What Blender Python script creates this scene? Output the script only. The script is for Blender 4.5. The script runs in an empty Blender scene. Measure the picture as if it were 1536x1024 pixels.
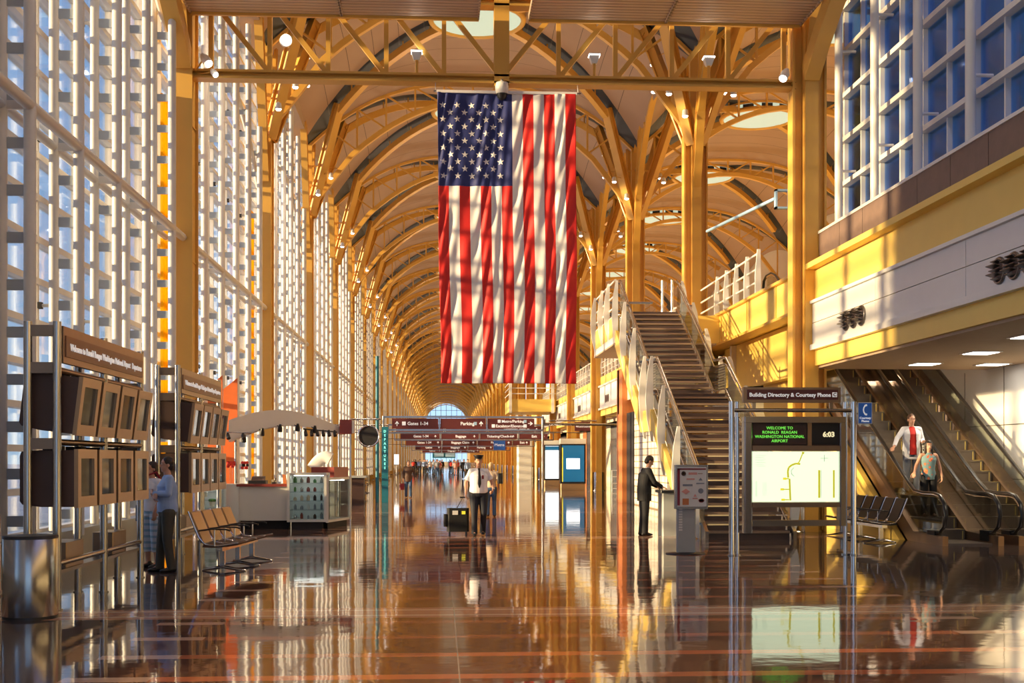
import bpy, bmesh, math, random
from mathutils import Vector, Matrix
R = math.radians
rnd = random.Random(5)
SC = bpy.context.scene
COL = SC.collection

# ------------------------------------------------------------------ materials
MATS = {}
def nodes_of(name):
    m = bpy.data.materials.new(name); m.use_nodes = True
    nt = m.node_tree; nt.nodes.clear()
    out = nt.nodes.new('ShaderNodeOutputMaterial')
    MATS[name] = m
    return m, nt, out
def mth(nt, op, a, b=None, c=None):
    n = nt.nodes.new('ShaderNodeMath'); n.operation = op
    for i, v in enumerate((a, b, c)):
        if v is None: continue
        if isinstance(v, (int, float)): n.inputs[i].default_value = v
        else: nt.links.new(v, n.inputs[i])
    return n.outputs[0]
def mixc(nt, f, a, b):
    n = nt.nodes.new('ShaderNodeMix'); n.data_type = 'RGBA'
    for k, v in ((0, f), (6, a), (7, b)):
        if isinstance(v, (int, float)): n.inputs[k].default_value = v
        elif isinstance(v, tuple): n.inputs[k].default_value = v + (1,) if len(v) == 3 else v
        else: nt.links.new(v, n.inputs[k])
    return n.outputs[2]
def coords(nt, kind='Object'):
    t = nt.nodes.new('ShaderNodeTexCoord'); s = nt.nodes.new('ShaderNodeSeparateXYZ')
    nt.links.new(t.outputs[kind], s.inputs[0])
    return t.outputs[kind], s.outputs[0], s.outputs[1], s.outputs[2]
def noise(nt, vec, scale, detail=2, stretch=None):
    if stretch:
        mp = nt.nodes.new('ShaderNodeMapping'); mp.inputs['Scale'].default_value = stretch
        nt.links.new(vec, mp.inputs[0]); vec = mp.outputs[0]
    n = nt.nodes.new('ShaderNodeTexNoise'); n.inputs['Scale'].default_value = scale
    n.inputs['Detail'].default_value = detail
    nt.links.new(vec, n.inputs['Vector'])
    return n.outputs[0]
def mat(name, col, rough=.5, metal=0., emit=None, es=0., var=.06, nscale=6., bump=0., stretch=None, spec=.5, coat=0.):
    m, nt, out = nodes_of(name)
    b = nt.nodes.new('ShaderNodeBsdfPrincipled')
    nt.links.new(b.outputs[0], out.inputs[0])
    b.inputs['Roughness'].default_value = rough; b.inputs['Metallic'].default_value = metal
    b.inputs['Specular IOR Level'].default_value = spec
    b.inputs['Coat Weight'].default_value = coat
    v, x, y, z = coords(nt)
    f = noise(nt, v, nscale, 3, stretch)
    lo = tuple(max(0, c*(1-var)) for c in col); hi = tuple(min(1, c*(1+var)) for c in col)
    nt.links.new(mixc(nt, f, lo, hi), b.inputs['Base Color'])
    if bump:
        bp = nt.nodes.new('ShaderNodeBump'); bp.inputs['Strength'].default_value = bump; bp.inputs['Distance'].default_value = .02
        nt.links.new(f, bp.inputs['Height']); nt.links.new(bp.outputs[0], b.inputs['Normal'])
    if emit:
        b.inputs['Emission Color'].default_value = emit + (1,); b.inputs['Emission Strength'].default_value = es
    return m
def glass(name, tint, refl=.10, rough=.02):
    m, nt, out = nodes_of(name)
    t = nt.nodes.new('ShaderNodeBsdfTransparent'); t.inputs[0].default_value = tint + (1,)
    g = nt.nodes.new('ShaderNodeBsdfGlossy'); g.inputs['Roughness'].default_value = rough
    lw = nt.nodes.new('ShaderNodeLayerWeight'); lw.inputs[0].default_value = .12
    f = mth(nt, 'MULTIPLY_ADD', lw.outputs[0], .6, refl)
    mx = nt.nodes.new('ShaderNodeMixShader')
    nt.links.new(f, mx.inputs[0]); nt.links.new(t.outputs[0], mx.inputs[1]); nt.links.new(g.outputs[0], mx.inputs[2])
    nt.links.new(mx.outputs[0], out.inputs[0])
    return m
mat('tube_paint', (.74, .71, .66), .35, var=.04)
mat('yellow_steel', (.76, .43, .085), .38, var=.07, nscale=2)
mat('bright_yellow', (.90, .62, .14), .45, var=.05, nscale=2)
mat('rung_grey', (.42, .47, .52), .4)
mat('ceiling_brown', (.5, .36, .24), .7)
mat('white_paint', (.80, .78, .74), .4, var=.03)
mat('panel_white', (.78, .76, .73), .45, var=.03, nscale=3)
mat('steel', (.43, .42, .41), .22, 1., var=.10, nscale=3, stretch=(30, 30, .6))
mat('dark_steel', (.24, .21, .19), .35, 1., var=.1)
mat('bronze', (.30, .22, .16), .35, .9, var=.1)
mat('chrome', (.75, .75, .76), .12, 1.)
mat('black', (.012, .012, .014), .4, var=.2)
mat('black_matt', (.02, .018, .02), .75, var=.2)
mat('dark_brown', (.07, .035, .028), .5, var=.15)
mat('casing_brown', (.075, .04, .03), .45, var=.12)
mat('bezel_tan', (.42, .27, .15), .32, .6, var=.08)
mat('screen', (.02, .022, .02), .06, var=.5, nscale=3, spec=.8)
mat('sign_maroon', (.13, .028, .028), .4, var=.05)
mat('sign_brown', (.24, .10, .05), .4, var=.08)
mat('sign_white', (.9, .9, .88), .5, emit=(1, .98, .94), es=.35, var=.0)
mat('letter_cream', (.9, .88, .8), .5, var=.0)
mat('blue_sign', (.03, .12, .42), .4, emit=(.03, .14, .5), es=.15)
mat('teal', (.02, .18, .25), .4)
mat('led_green', (.1, .5, .05), .5, emit=(.22, .95, .10), es=.9)
mat('led_amber', (.5, .4, .2), .5, emit=(1., .86, .5), es=.9)
mat('cyan_letter', (.2, .8, .7), .5, emit=(.3, 1., .85), es=.8)
mat('lightbox', (.5, .55, .45), .4, emit=(.80, .95, .64), es=1.12, var=.02)
mat('lightbox_white', (.9, .95, .98), .4, emit=(.86, .95, 1.), es=1.5, var=.02)
mat('ad_blue', (.01, .06, .12), .3, emit=(.01, .14, .27), es=.8, var=.5, nscale=1.2)
mat('map_yellow', (.6, .55, .05), .5, emit=(.70, .66, .04), es=.62)
mat('map_grey', (.3, .35, .3), .5, emit=(.42, .5, .4), es=.5)
mat('lamp_glow', (1, 1, 1), .5, emit=(1, .95, .88), es=9.)
mat('soffit_glow', (1, 1, 1), .5, emit=(1, .97, .9), es=5.)
mat('oculus_glow', (.25, .28, .22), .6, emit=(.80, .95, .72), es=.62)
mat('stone_brown', (.20, .13, .10), .6, var=.2, nscale=5, bump=.2)
mat('dark_glazing', (.035, .05, .075), .12, var=.3)
mat('tread_dark', (.085, .05, .045), .5, var=.2)
mat('tread_nose', (.30, .20, .14), .4, var=.15)
mat('cream_wall', (.80, .70, .50), .6, var=.05, nscale=1.5)
mat('orange_wood', (.62, .20, .06), .45, var=.12, nscale=4, stretch=(1, 1, .2))
mat('orange_panel', (.85, .20, .05), .5, var=.08)
mat('red_brown', (.28, .05, .035), .35, var=.1)
mat('escalator_deck', (.30, .19, .12), .3, .75, var=.15)
mat('escalator_step', (.16, .125, .10), .42, .5, var=.15)
mat('step_edge', (.60, .45, .12), .5)
mat('rubber', (.02, .018, .018), .28)
mat('grey_laminate', (.42, .44, .43), .5, var=.05)
mat('counter_white', (.74, .73, .68), .45, var=.03)
mat('skin', (.62, .33, .22), .55, var=.06, nscale=12)
mat('skin_dark', (.45, .23, .15), .55, var=.06, nscale=12)
mat('hair_dark', (.025, .016, .012), .5, var=.3, nscale=40, bump=.4)
mat('hair_brown', (.10, .045, .02), .5, var=.3, nscale=40, bump=.4)
mat('hair_blonde', (.62, .42, .2), .5, var=.2, nscale=40, bump=.4)
mat('shirt_white', (.86, .86, .92), .7, var=.05, nscale=9, bump=.35)
mat('shirt_blue', (.33, .46, .74), .7, var=.08, nscale=9, bump=.4)
mat('trouser_dark', (.018, .02, .032), .75, var=.2, nscale=9, bump=.3)
mat('trouser_olive', (.07, .062, .045), .75, var=.2, nscale=9, bump=.4)
mat('suit_black', (.008, .008, .011), .8, var=.2, nscale=9, bump=.3)
mat('denim', (.06, .12, .24), .8, var=.2, nscale=20)
mat('jacket_brown', (.10, .05, .03), .65, var=.2)
mat('beige_cloth', (.65, .5, .36), .8)
mat('grey_cloth', (.25, .27, .32), .8)
mat('red_cloth', (.72, .03, .02), .7)
mat('pink_cloth', (.75, .35, .3), .7)
mat('bag_red', (.25, .015, .03), .4)
mat('luggage', (.008, .008, .009), .75, var=.3, nscale=20, bump=.2)
mat('flag_red', (.72, .018, .012), .6, var=.05)
mat('flag_white', (.86, .82, .80), .6, var=.02)
mat('flag_blue', (.025, .035, .17), .6, var=.06)
mat('flower_red', (.8, .05, .03), .6)
mat('leaf_green', (.08, .25, .05), .6)
mat('light_blue', (.4, .62, .85), .4)
mat('concrete_out', (.55, .55, .56), .8)
mat('sunblock_grey', (.62, .60, .60), .8, var=.05)
glass('glass_clear', (.95, .98, 1.), .02)
glass('glass_blue', (.36, .56, .93), .06, .05)  # blue of the reflected sky put into the pane tint
glass('glass_rail', (.93, .94, .92), .02)
glass('glass_case', (.94, .98, .98), .03)

def yellow_fin():
    m, nt, out = nodes_of('yellow_fin')
    d = nt.nodes.new('ShaderNodeBsdfDiffuse'); d.inputs[0].default_value = (.95, .62, .05, 1)
    t = nt.nodes.new('ShaderNodeBsdfTranslucent'); t.inputs[0].default_value = (.98, .66, .05, 1)
    x = nt.nodes.new('ShaderNodeMixShader'); x.inputs[0].default_value = .6
    nt.links.new(d.outputs[0], x.inputs[1]); nt.links.new(t.outputs[0], x.inputs[2]); nt.links.new(x.outputs[0], out.inputs[0])
yellow_fin()

def floor_mat():
    m, nt, out = nodes_of('polished_terrazzo')
    b = nt.nodes.new('ShaderNodeBsdfPrincipled'); nt.links.new(b.outputs[0], out.inputs[0])
    v, x, y, z = coords(nt)
    ax = mth(nt, 'ABSOLUTE', mth(nt, 'SUBTRACT', x, 1.35))
    inside = mth(nt, 'LESS_THAN', ax, 4.15)
    cap = mth(nt, 'MULTIPLY', inside, mth(nt, 'GREATER_THAN', ax, 3.5))
    ph = mth(nt, 'FRACT', mth(nt, 'DIVIDE', mth(nt, 'SUBTRACT', y, 12.98-10.1667*6), 1.01667))
    stripe = mth(nt, 'LESS_THAN', ph, .19)
    pb = mth(nt, 'FRACT', mth(nt, 'DIVIDE', mth(nt, 'SUBTRACT', y, 12.4-122), 12.2))
    band = mth(nt, 'LESS_THAN', pb, .068)
    band2 = mth(nt, 'LESS_THAN', mth(nt, 'ABSOLUTE', mth(nt, 'SUBTRACT', mth(nt, 'ABSOLUTE', mth(nt, 'SUBTRACT', pb, .034)), .018)), .0035)
    n1 = noise(nt, v, 1.1, 4); n2 = noise(nt, v, 90, 2)
    base_in = mixc(nt, n1, (.095, .034, .022), (.15, .058, .036))
    base_out = mixc(nt, n1, (.060, .045, .045), (.09, .068, .062))
    c = mixc(nt, inside, base_out, base_in)
    c = mixc(nt, mth(nt, 'MULTIPLY', stripe, inside), c, (.60, .17, .07))
    c = mixc(nt, mth(nt, 'MULTIPLY', stripe, cap), c, (.75, .50, .36))
    c = mixc(nt, band, c, (.60, .33, .22))
    c = mixc(nt, band2, c, (.85, .65, .5))
    # stone joints
    j1 = mth(nt, 'LESS_THAN', mth(nt, 'ABSOLUTE', mth(nt, 'SUBTRACT', mth(nt, 'FRACT', mth(nt, 'DIVIDE', mth(nt, 'ADD', x, 27.87), 7.)), .0)), .0016)
    c = mixc(nt, j1, c, (.45, .33, .24))
    c = mixc(nt, mth(nt, 'MULTIPLY', n2, .25), c, (.25, .16, .12))
    nt.links.new(c, b.inputs['Base Color'])
    b.inputs['Roughness'].default_value = .05
    b.inputs['IOR'].default_value = 1.5
    w = noise(nt, v, 1.5, 3, (1., 1.2, 1.))
    bp = nt.nodes.new('ShaderNodeBump'); bp.inputs['Strength'].default_value = .08; bp.inputs['Distance'].default_value = .03
    nt.links.new(w, bp.inputs['Height'])
    nt.links.new(bp.outputs[0], b.inputs['Normal'])
floor_mat()

def dome_mat():
    m, nt, out = nodes_of('dome_panels')
    b = nt.nodes.new('ShaderNodeBsdfPrincipled'); nt.links.new(b.outputs[0], out.inputs[0])
    v, x, y, z = coords(nt)
    u = mth(nt, 'ABSOLUTE', mth(nt, 'DIVIDE', x, 7.)); w = mth(nt, 'ABSOLUTE', mth(nt, 'DIVIDE', y, 6.1))
    mx = mth(nt, 'MAXIMUM', u, w)
    seam = mth(nt, 'LESS_THAN', mth(nt, 'FRACT', mth(nt, 'MULTIPLY', mx, 7.)), .022)
    diag = mth(nt, 'LESS_THAN', mth(nt, 'ABSOLUTE', mth(nt, 'SUBTRACT', u, w)), .115)
    n = noise(nt, v, .8, 3)
    c = mixc(nt, n, (.40, .265, .175), (.47, .315, .21))
    c = mixc(nt, seam, c, (.13, .08, .05))
    fr = mth(nt, 'LESS_THAN', mth(nt, 'FRACT', mth(nt, 'MULTIPLY', mx, 7.)), .04)
    dark = mixc(nt, fr, (.018, .028, .045), (.07, .08, .09))
    c = mixc(nt, diag, c, dark)
    nt.links.new(c, b.inputs['Base Color'])
    nt.links.new(mth(nt, 'MULTIPLY_ADD', diag, -.15, .65), b.inputs['Roughness'])
dome_mat()

def wavepanel_mat(name, col, axis, scale, rough=.4, metal=.0, depth=.6):
    m, nt, out = nodes_of(name)
    b = nt.nodes.new('ShaderNodeBsdfPrincipled'); nt.links.new(b.outputs[0], out.inputs[0])
    v, x, y, z = coords(nt); a = (x, y, z)[axis]
    s = mth(nt, 'SINE', mth(nt, 'MULTIPLY', a, scale))
    bp = nt.nodes.new('ShaderNodeBump'); bp.inputs['Strength'].default_value = depth; bp.inputs['Distance'].default_value = .03
    nt.links.new(s, bp.inputs['Height']); nt.links.new(bp.outputs[0], b.inputs['Normal'])
    g = mth(nt, 'GREATER_THAN', s, .75)
    c = mixc(nt, g, col, tuple(q*.55 for q in col))
    nt.links.new(c, b.inputs['Base Color'])
    b.inputs['Roughness'].default_value = rough; b.inputs['Metallic'].default_value = metal
wavepanel_mat('corrugated', (.62, .48, .36), 1, 40., .4, .3)
wavepanel_mat('corrugated_blue', (.22, .25, .27), 0, 30., .5, .2)
wavepanel_mat('tread_grooved', (.16, .125, .10), 0, 300., .4, .5, .3)

def pattern_mat(name, base, c2, c3, scale, rough=.8):
    m, nt, out = nodes_of(name)
    b = nt.nodes.new('ShaderNodeBsdfPrincipled'); nt.links.new(b.outputs[0], out.inputs[0])
    v, x, y, z = coords(nt)
    vo = nt.nodes.new('ShaderNodeTexVoronoi'); vo.inputs['Scale'].default_value = scale; nt.links.new(v, vo.inputs['Vector'])
    d = mth(nt, 'LESS_THAN', vo.outputs['Distance'], .36)
    d2 = mth(nt, 'LESS_THAN', vo.outputs['Distance'], .2)
    c = mixc(nt, d, base, c2); c = mixc(nt, d2, c, c3)
    nt.links.new(c, b.inputs['Base Color']); b.inputs['Roughness'].default_value = rough
pattern_mat('floral_top', (.22, .36, .38), (.80, .16, .06), (.90, .35, .15), 13)
pattern_mat('check_bag', (.02, .02, .02), (.8, .8, .78), (.8, .8, .78), 26)
def stripes_mat(name, a, bcol, axis, freq):
    m, nt, out = nodes_of(name)
    b = nt.nodes.new('ShaderNodeBsdfPrincipled'); nt.links.new(b.outputs[0], out.inputs[0])
    v, x, y, z = coords(nt); q = (x, y, z)[axis]
    s = mth(nt, 'LESS_THAN', mth(nt, 'FRACT', mth(nt, 'MULTIPLY', q, freq)), .4)
    nt.links.new(mixc(nt, s, a, bcol), b.inputs['Base Color']); b.inputs['Roughness'].default_value = .8
stripes_mat('striped_cloth', (.62, .70, .80), (.30, .48, .62), 2, 11)
def grille_mat():
    m, nt, out = nodes_of('lit_shutter')
    b = nt.nodes.new('ShaderNodeBsdfPrincipled'); nt.links.new(b.outputs[0], out.inputs[0])
    v, x, y, z = coords(nt)
    g = mth(nt, 'LESS_THAN', mth(nt, 'FRACT', mth(nt, 'MULTIPLY', z, 4.5)), .16)
    h = mth(nt, 'LESS_THAN', mth(nt, 'FRACT', mth(nt, 'MULTIPLY', y, 1.6)), .12)
    c = mixc(nt, mth(nt, 'MAXIMUM', g, h), (.86, .82, .72), (.42, .30, .18))
    nt.links.new(c, b.inputs['Base Color']); b.inputs['Roughness'].default_value = .5
grille_mat()

# ------------------------------------------------------------------ geometry helpers
class MB:
    def __init__(s): s.v = []; s.f = []; s.m = []; s.sm = []; s.names = []
    def mi(s, m):
        if m not in s.names: s.names.append(m)
        return s.names.index(m)
    def add(s, vs, fs, m, smooth=False):
        o = len(s.v); s.v += [tuple(p) for p in vs]; k = s.mi(m)
        for f in fs: s.f.append([i+o for i in f]); s.m.append(k); s.sm.append(smooth)
        return s
    def box(s, x0, x1, y0, y1, z0, z1, m):
        x0, x1 = min(x0, x1), max(x0, x1); y0, y1 = min(y0, y1), max(y0, y1); z0, z1 = min(z0, z1), max(z0, z1)
        vs = [(x0,y0,z0),(x1,y0,z0),(x1,y1,z0),(x0,y1,z0),(x0,y0,z1),(x1,y0,z1),(x1,y1,z1),(x0,y1,z1)]
        return s.add(vs, [(0,3,2,1),(4,5,6,7),(0,1,5,4),(1,2,6,5),(2,3,7,6),(3,0,4,7)], m)
    def cbox(s, x0, x1, y0, y1, z0, z1, m, c=.02):
        # box with chamfered vertical edges
        p = [(x0+c,y0),(x1-c,y0),(x1,y0+c),(x1,y1-c),(x1-c,y1),(x0+c,y1),(x0,y1-c),(x0,y0+c)]
        return s.prism(p, z0, z1, m)
    def prism(s, poly, z0, z1, m):
        n = len(poly)
        a = sum(poly[i][0]*poly[(i+1)%n][1]-poly[(i+1)%n][0]*poly[i][1] for i in range(n))
        if a < 0: poly = poly[::-1]
        vs = [(x,y,z0) for x,y in poly]+[(x,y,z1) for x,y in poly]
        fs = [tuple(range(n))[::-1], tuple(range(n, 2*n))]+[(i,(i+1)%n,(i+1)%n+n,i+n) for i in range(n)]
        return s.add(vs, fs, m)
    def xprism(s, poly, x0, x1, m):
        # poly in (y,z), extruded along x
        n = len(poly)
        a = sum(poly[i][0]*poly[(i+1)%n][1]-poly[(i+1)%n][0]*poly[i][1] for i in range(n))
        if a < 0: poly = poly[::-1]
        x0, x1 = min(x0,x1), max(x0,x1)
        vs = [(x0,y,z) for y,z in poly]+[(x1,y,z) for y,z in poly]
        fs = [tuple(range(n))[::-1], tuple(range(n, 2*n))]+[(i,(i+1)%n,(i+1)%n+n,i+n) for i in range(n)]
        return s.add(vs, fs, m)
    def yprism(s, poly, y0, y1, m):
        # poly in (x,z), extruded along y
        n = len(poly)
        a = sum(poly[i][0]*poly[(i+1)%n][1]-poly[(i+1)%n][0]*poly[i][1] for i in range(n))
        if a < 0: poly = poly[::-1]
        y0, y1 = min(y0,y1), max(y0,y1)
        vs = [(x,y0,z) for x,z in poly]+[(x,y1,z) for x,z in poly]
        fs = [tuple(range(n)), tuple(range(n, 2*n))[::-1]]+[((i+1)%n,i,i+n,(i+1)%n+n) for i in range(n)]
        return s.add(vs, fs, m)
    def beam(s, a, b, w, h, m, up=(0,0,1)):
        a = Vector(a); b = Vector(b); d = (b-a).normalized(); u = Vector(up)
        if abs(d.dot(u)) > .98: u = Vector((0,1,0))
        r = d.cross(u).normalized(); u = r.cross(d).normalized()
        vs = []
        for p in (a, b):
            for i, j in ((-1,-1),(1,-1),(1,1),(-1,1)): vs.append(p + r*(i*w/2) + u*(j*h/2))
        return s.add(vs, [(0,1,2,3),(7,6,5,4),(0,4,5,1),(1,5,6,2),(2,6,7,3),(3,7,4,0)], m)
    def ibeam(s, a, b, w, h, m, up=(0,0,1), t=.03):
        a = Vector(a); b = Vector(b); d = (b-a).normalized(); u = Vector(up)
        if abs(d.dot(u)) > .98: u = Vector((0,1,0))
        r = d.cross(u).normalized(); u = r.cross(d).normalized()
        s.beam(a+u*(h/2-t/2), b+u*(h/2-t/2), w, t, m, up); s.beam(a-u*(h/2-t/2), b-u*(h/2-t/2), w, t, m, up)
        return s.beam(a, b, t, h-2*t, m, up)
    def sweep(s, pts, rad, m, seg=8, caps=True, flat=None, smooth=True):
        # rad: number or list of numbers / (rx, ry)
        pts = [Vector(p) for p in pts]; n = len(pts)
        if not isinstance(rad, (list,)): rad = [rad]*n
        vs = []; ref = None
        for i, p in enumerate(pts):
            if i == 0: d = pts[1]-pts[0]
            elif i == n-1: d = pts[-1]-pts[-2]
            else: d = (pts[i+1]-pts[i]).normalized()+(pts[i]-pts[i-1]).normalized()
            d.normalize()
            if ref is None:
                ref = Vector(flat) if flat else (Vector((0,0,1)) if abs(d.z) < .9 else Vector((1,0,0)))
            r = d.cross(ref)
            if r.length < 1e-4: r = d.cross(Vector((0,1,0)))
            r.normalize(); u = r.cross(d).normalized()
            if not flat: ref = u
            rr = rad[i]; rx, ry = rr if isinstance(rr, tuple) else (rr, rr)
            for k in range(seg):
                t = 2*math.pi*k/seg
                vs.append(p + r*(rx*math.cos(t)) + u*(ry*math.sin(t)))
        fs = [(i*seg+k, i*seg+(k+1)%seg, (i+1)*seg+(k+1)%seg, (i+1)*seg+k) for i in range(n-1) for k in range(seg)]
        fs = [f[::-1] for f in fs]
        s.add(vs, fs, m, smooth)
        if caps: s.add([vs[k] for k in range(seg)], [tuple(range(seg))], m); s.add(vs[-seg:], [tuple(range(seg))[::-1]], m)
        return s
    def tube(s, a, b, r, m, seg=10, caps=True): return s.sweep([a, b], r, m, seg, caps)
    def lathe(s, prof, c, m, seg=24):
        # prof: list of (r, z)
        vs = []; n = len(prof)
        for r, z in prof:
            for k in range(seg):
                t = 2*math.pi*k/seg; vs.append((c[0]+r*math.cos(t), c[1]+r*math.sin(t), c[2]+z))
        fs = [(i*seg+k, i*seg+(k+1)%seg, (i+1)*seg+(k+1)%seg, (i+1)*seg+k) for i in range(n-1) for k in range(seg)]
        s.add(vs, fs, m, True)
        if prof[0][0] > 1e-4: s.add(vs[:seg], [tuple(range(seg))[::-1]], m)
        if prof[-1][0] > 1e-4: s.add(vs[-seg:], [tuple(range(seg))], m)
        return s
    def ell(s, c, r, m, seg=14, rings=9, rot=None):
        vs = []; c = Vector(c)
        for i in range(rings+1):
            ph = math.pi*i/rings
            for k in range(seg):
                t = 2*math.pi*k/seg
                p = Vector((r[0]*math.sin(ph)*math.cos(t), r[1]*math.sin(ph)*math.sin(t), r[2]*math.cos(ph)))
                if rot is not None: p = rot @ p
                vs.append(c+p)
        fs = [((i+1)*seg+k, (i+1)*seg+(k+1)%seg, i*seg+(k+1)%seg, i*seg+k) for i in range(rings) for k in range(seg)]
        return s.add(vs, fs, m, True)
    def disc(s, c, r, nrm, m, seg=24, th=.01):
        c = Vector(c); n = Vector(nrm).normalized()
        return s.sweep([c, c+n*th], r, m, seg, True, smooth=False)
    def mesh(s, name, off=(0,0,0)):
        me = bpy.data.meshes.new(name)
        me.from_pydata([(x-off[0], y-off[1], z-off[2]) for x,y,z in s.v], [], s.f)
        for nme in s.names: me.materials.append(MATS[nme])
        me.polygons.foreach_set('material_index', s.m); me.polygons.foreach_set('use_smooth', s.sm)
        me.update()
        return me
    def build(s, name, parent=None, local=False, loc=(0,0,0)):
        off = (0,0,0)
        if parent is not None and not local: off = world_loc(parent)
        elif parent is None: off = loc
        o = bpy.data.objects.new(name, s.mesh(name, off)); COL.objects.link(o)
        if parent is not None: o.parent = parent
        else: o.location = loc
        return o
def world_loc(o):
    v = Vector((0,0,0))
    while o is not None: v += o.location; o = o.parent
    return v
def tag(o, label=None, cat=None, group=None, kind=None):
    if label: o['label'] = label
    if cat: o['category'] = cat
    if group: o['group'] = group
    if kind: o['kind'] = kind
    return o
def thing(name, label, cat, loc=(0,0,0), rz=0, group=None):
    o = bpy.data.objects.new(name, None); COL.objects.link(o)
    o.empty_display_size = .1
    o.location = loc; o.rotation_euler = (0,0,rz)
    return tag(o, label, cat, group)
def struct(name, mb, parent=None):
    o = mb.build(name, parent)
    if parent is None: o['kind'] = 'structure'
    return o
def copy_tree(o, parent=None):
    c = o.copy(); COL.objects.link(c); c.parent = parent
    for ch in o.children: copy_tree(ch, c)
    return c
def dup(o, loc, rz=None, label=None, group=None):
    c = copy_tree(o); c.location = loc
    if rz is not None: c.rotation_euler = (0,0,rz)
    if label: c['label'] = label
    if group: c['group'] = group
    return c
def lettering(s, size, org, xd, yd, m, parent, align='CENTER', name='lettering', bold=.0, th=.004):
    cu = bpy.data.curves.new('font', 'FONT'); cu.body = s; cu.size = size; cu.align_x = align
    cu.extrude = th; cu.offset = bold; cu.resolution_u = 2
    t = bpy.data.objects.new('tmp', cu); COL.objects.link(t)
    dg = bpy.context.evaluated_depsgraph_get()
    me = bpy.data.meshes.new_from_object(t.evaluated_get(dg))
    bpy.data.objects.remove(t)
    xd = Vector(xd).normalized(); yd = Vector(yd).normalized(); zd = xd.cross(yd)
    M = Matrix((xd, yd, zd)).transposed().to_4x4()
    me.transform(M)
    off = Vector(org) - (world_loc(parent) if parent is not None else Vector((0,0,0)))
    me.transform(Matrix.Translation(off))
    me.materials.clear(); me.materials.append(MATS[m])
    o = bpy.data.objects.new(name, me); COL.objects.link(o); o.parent = parent
    return o

# ------------------------------------------------------------------ layout
XL, XR, XC = -5.65, 8.35, 1.35
BAY = 12.2
def YN(n): return 27. + BAY*(n-1)
NB = 26
ORD = ['', 'nearest', 'second', 'third', 'fourth', 'fifth', 'sixth', 'seventh', 'eighth']
YEND = YN(NB)
# ------------------------------------------------------------------ setting
Y0 = -22.
struct('floor', MB().box(-8.6, 30., Y0, YEND+3, -.3, 0, 'polished_terrazzo'))
def roof_z(sx, dy): return 18.65 - .9*(dy/6.1)**2 - 2.8*abs(sx/7.)**2.5
def dome_mesh():
    mb = MB(); N = 28; M = 24; vs = []; fs = []
    for layer in (0, .25):
        for j in range(M+1):
            for i in range(N+1):
                x = -7+14*i/N; y = -6.1+12.2*j/M
                vs.append((x, y, roof_z(x, y)+layer))
    L = (N+1)*(M+1)
    for j in range(M):
        for i in range(N):
            x = -7+14*(i+.5)/N; y = -6.1+12.2*(j+.5)/M
            a = j*(N+1)+i; q = (a, a+N+1, a+N+2, a+1)
            if math.hypot(x, y) < 1.2: continue
            fs.append(q); fs.append(tuple(k+L for k in q)[::-1])
    mb.add(vs, fs, 'dome_panels', True)
    return mb.mesh('ceiling_dome')
DOME = dome_mesh()
k = 0
for n in range(-3, NB):
    for cx in ((XC,) if n < 1 else (XC, XC+14)):
        if cx > 10 and n > 14: continue
        o = bpy.data.objects.new('ceiling', DOME); COL.objects.link(o); o['kind'] = 'structure'
        o.location = (cx, YN(n)+6.1, 0)

# oculus rings under each dome
def oculus():
    t = thing('oculus', 'x', 'skylight', (0, 0, 18.2))
    mb = MB(); pts = [(1.75*math.cos(2*math.pi*i/32), 1.75*math.sin(2*math.pi*i/32), .02) for i in range(33)]
    mb.sweep(pts, .11, 'yellow_steel', 8, False); mb.sweep([(x*1.0, y*1.0, .36) for x, y, z in pts], .08, 'yellow_steel', 8, False)
    mb.build('ring', t, True)
    mb = MB(); mb.lathe([(1.70, .0), (1.70, .42)], (0, 0, 0), 'oculus_glow', 32); mb.lathe([(1.70, .42), (0, .50)], (0, 0, 0), 'rung_grey', 32)
    for i in range(12):
        a = 2*math.pi*i/12; c = Vector((1.685*math.cos(a), 1.685*math.sin(a), .20)); tg = Vector((-math.sin(a), math.cos(a), 0))
        mb.beam(c-tg*.26, c+tg*.26, .04, .16, 'dark_glazing')
    mb.build('light_well', t, True)
    return t
oc = oculus(); first = True
for n in range(1, NB-1):
    for cx, row in ((XC, 'main hall'), (XC+14, 'mezzanine side')):
        if cx > 10 and n > 9: continue
        c = oc if first else copy_tree(oc); first = False
        c.location = (cx, YN(n)+6.1, 18.2)
        if n <= 4: c['label'] = f'pale glowing ring skylight at the crown of the {ORD[n]} vault over the {row}'
        else: c['label'] = f'small ring skylight in one of the far vaults over the {row}'; c['group'] = f'far ring skylights over the {row}'

# ---------------- end wall with its arched window
WY = YEND+.5
mb = MB()
mb.box(-8, XL+1.2, WY, WY+.4, 0, 19, 'cream_wall'); mb.box(XR-1.2, 23, WY, WY+.4, 0, 19, 'cream_wall')
arch = []
for i in range(25):
    a = math.pi*i/24; arch.append((XC-5.8*math.cos(a), 11.+6.3*math.sin(a)))
mb.yprism([(XL+1.2, 19.), (XL+1.2, 11.)]+arch+[(XR-1.2, 11.), (XR-1.2, 19.)], WY, WY+.4, 'cream_wall')
mb.box(XL+1.2, XR-1.2, WY, WY+.4, 4.5, 10.9, 'cream_wall')
mb.box(XL+1.2, XR-1.2, WY, WY+.4, 0, 1.2, 'cream_wall')
struct('wall_end', mb)
w = MB()
for i in range(1, 8): w.box(XL+1.2+i*1.45-.06, XL+1.2+i*1.45+.06, WY+.1, WY+.25, 11, 11+6.3*math.sqrt(max(0, 1-((-5.8+i*1.45)/5.8)**2)), 'dark_steel')
for z in (12.4, 13.9, 15.4): q = 5.8*math.sqrt(1-((z-11)/6.3)**2); w.box(XC-q, XC+q, WY+.1, WY+.25, z-.05, z+.05, 'dark_steel')
f = struct('window_1', w)
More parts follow.
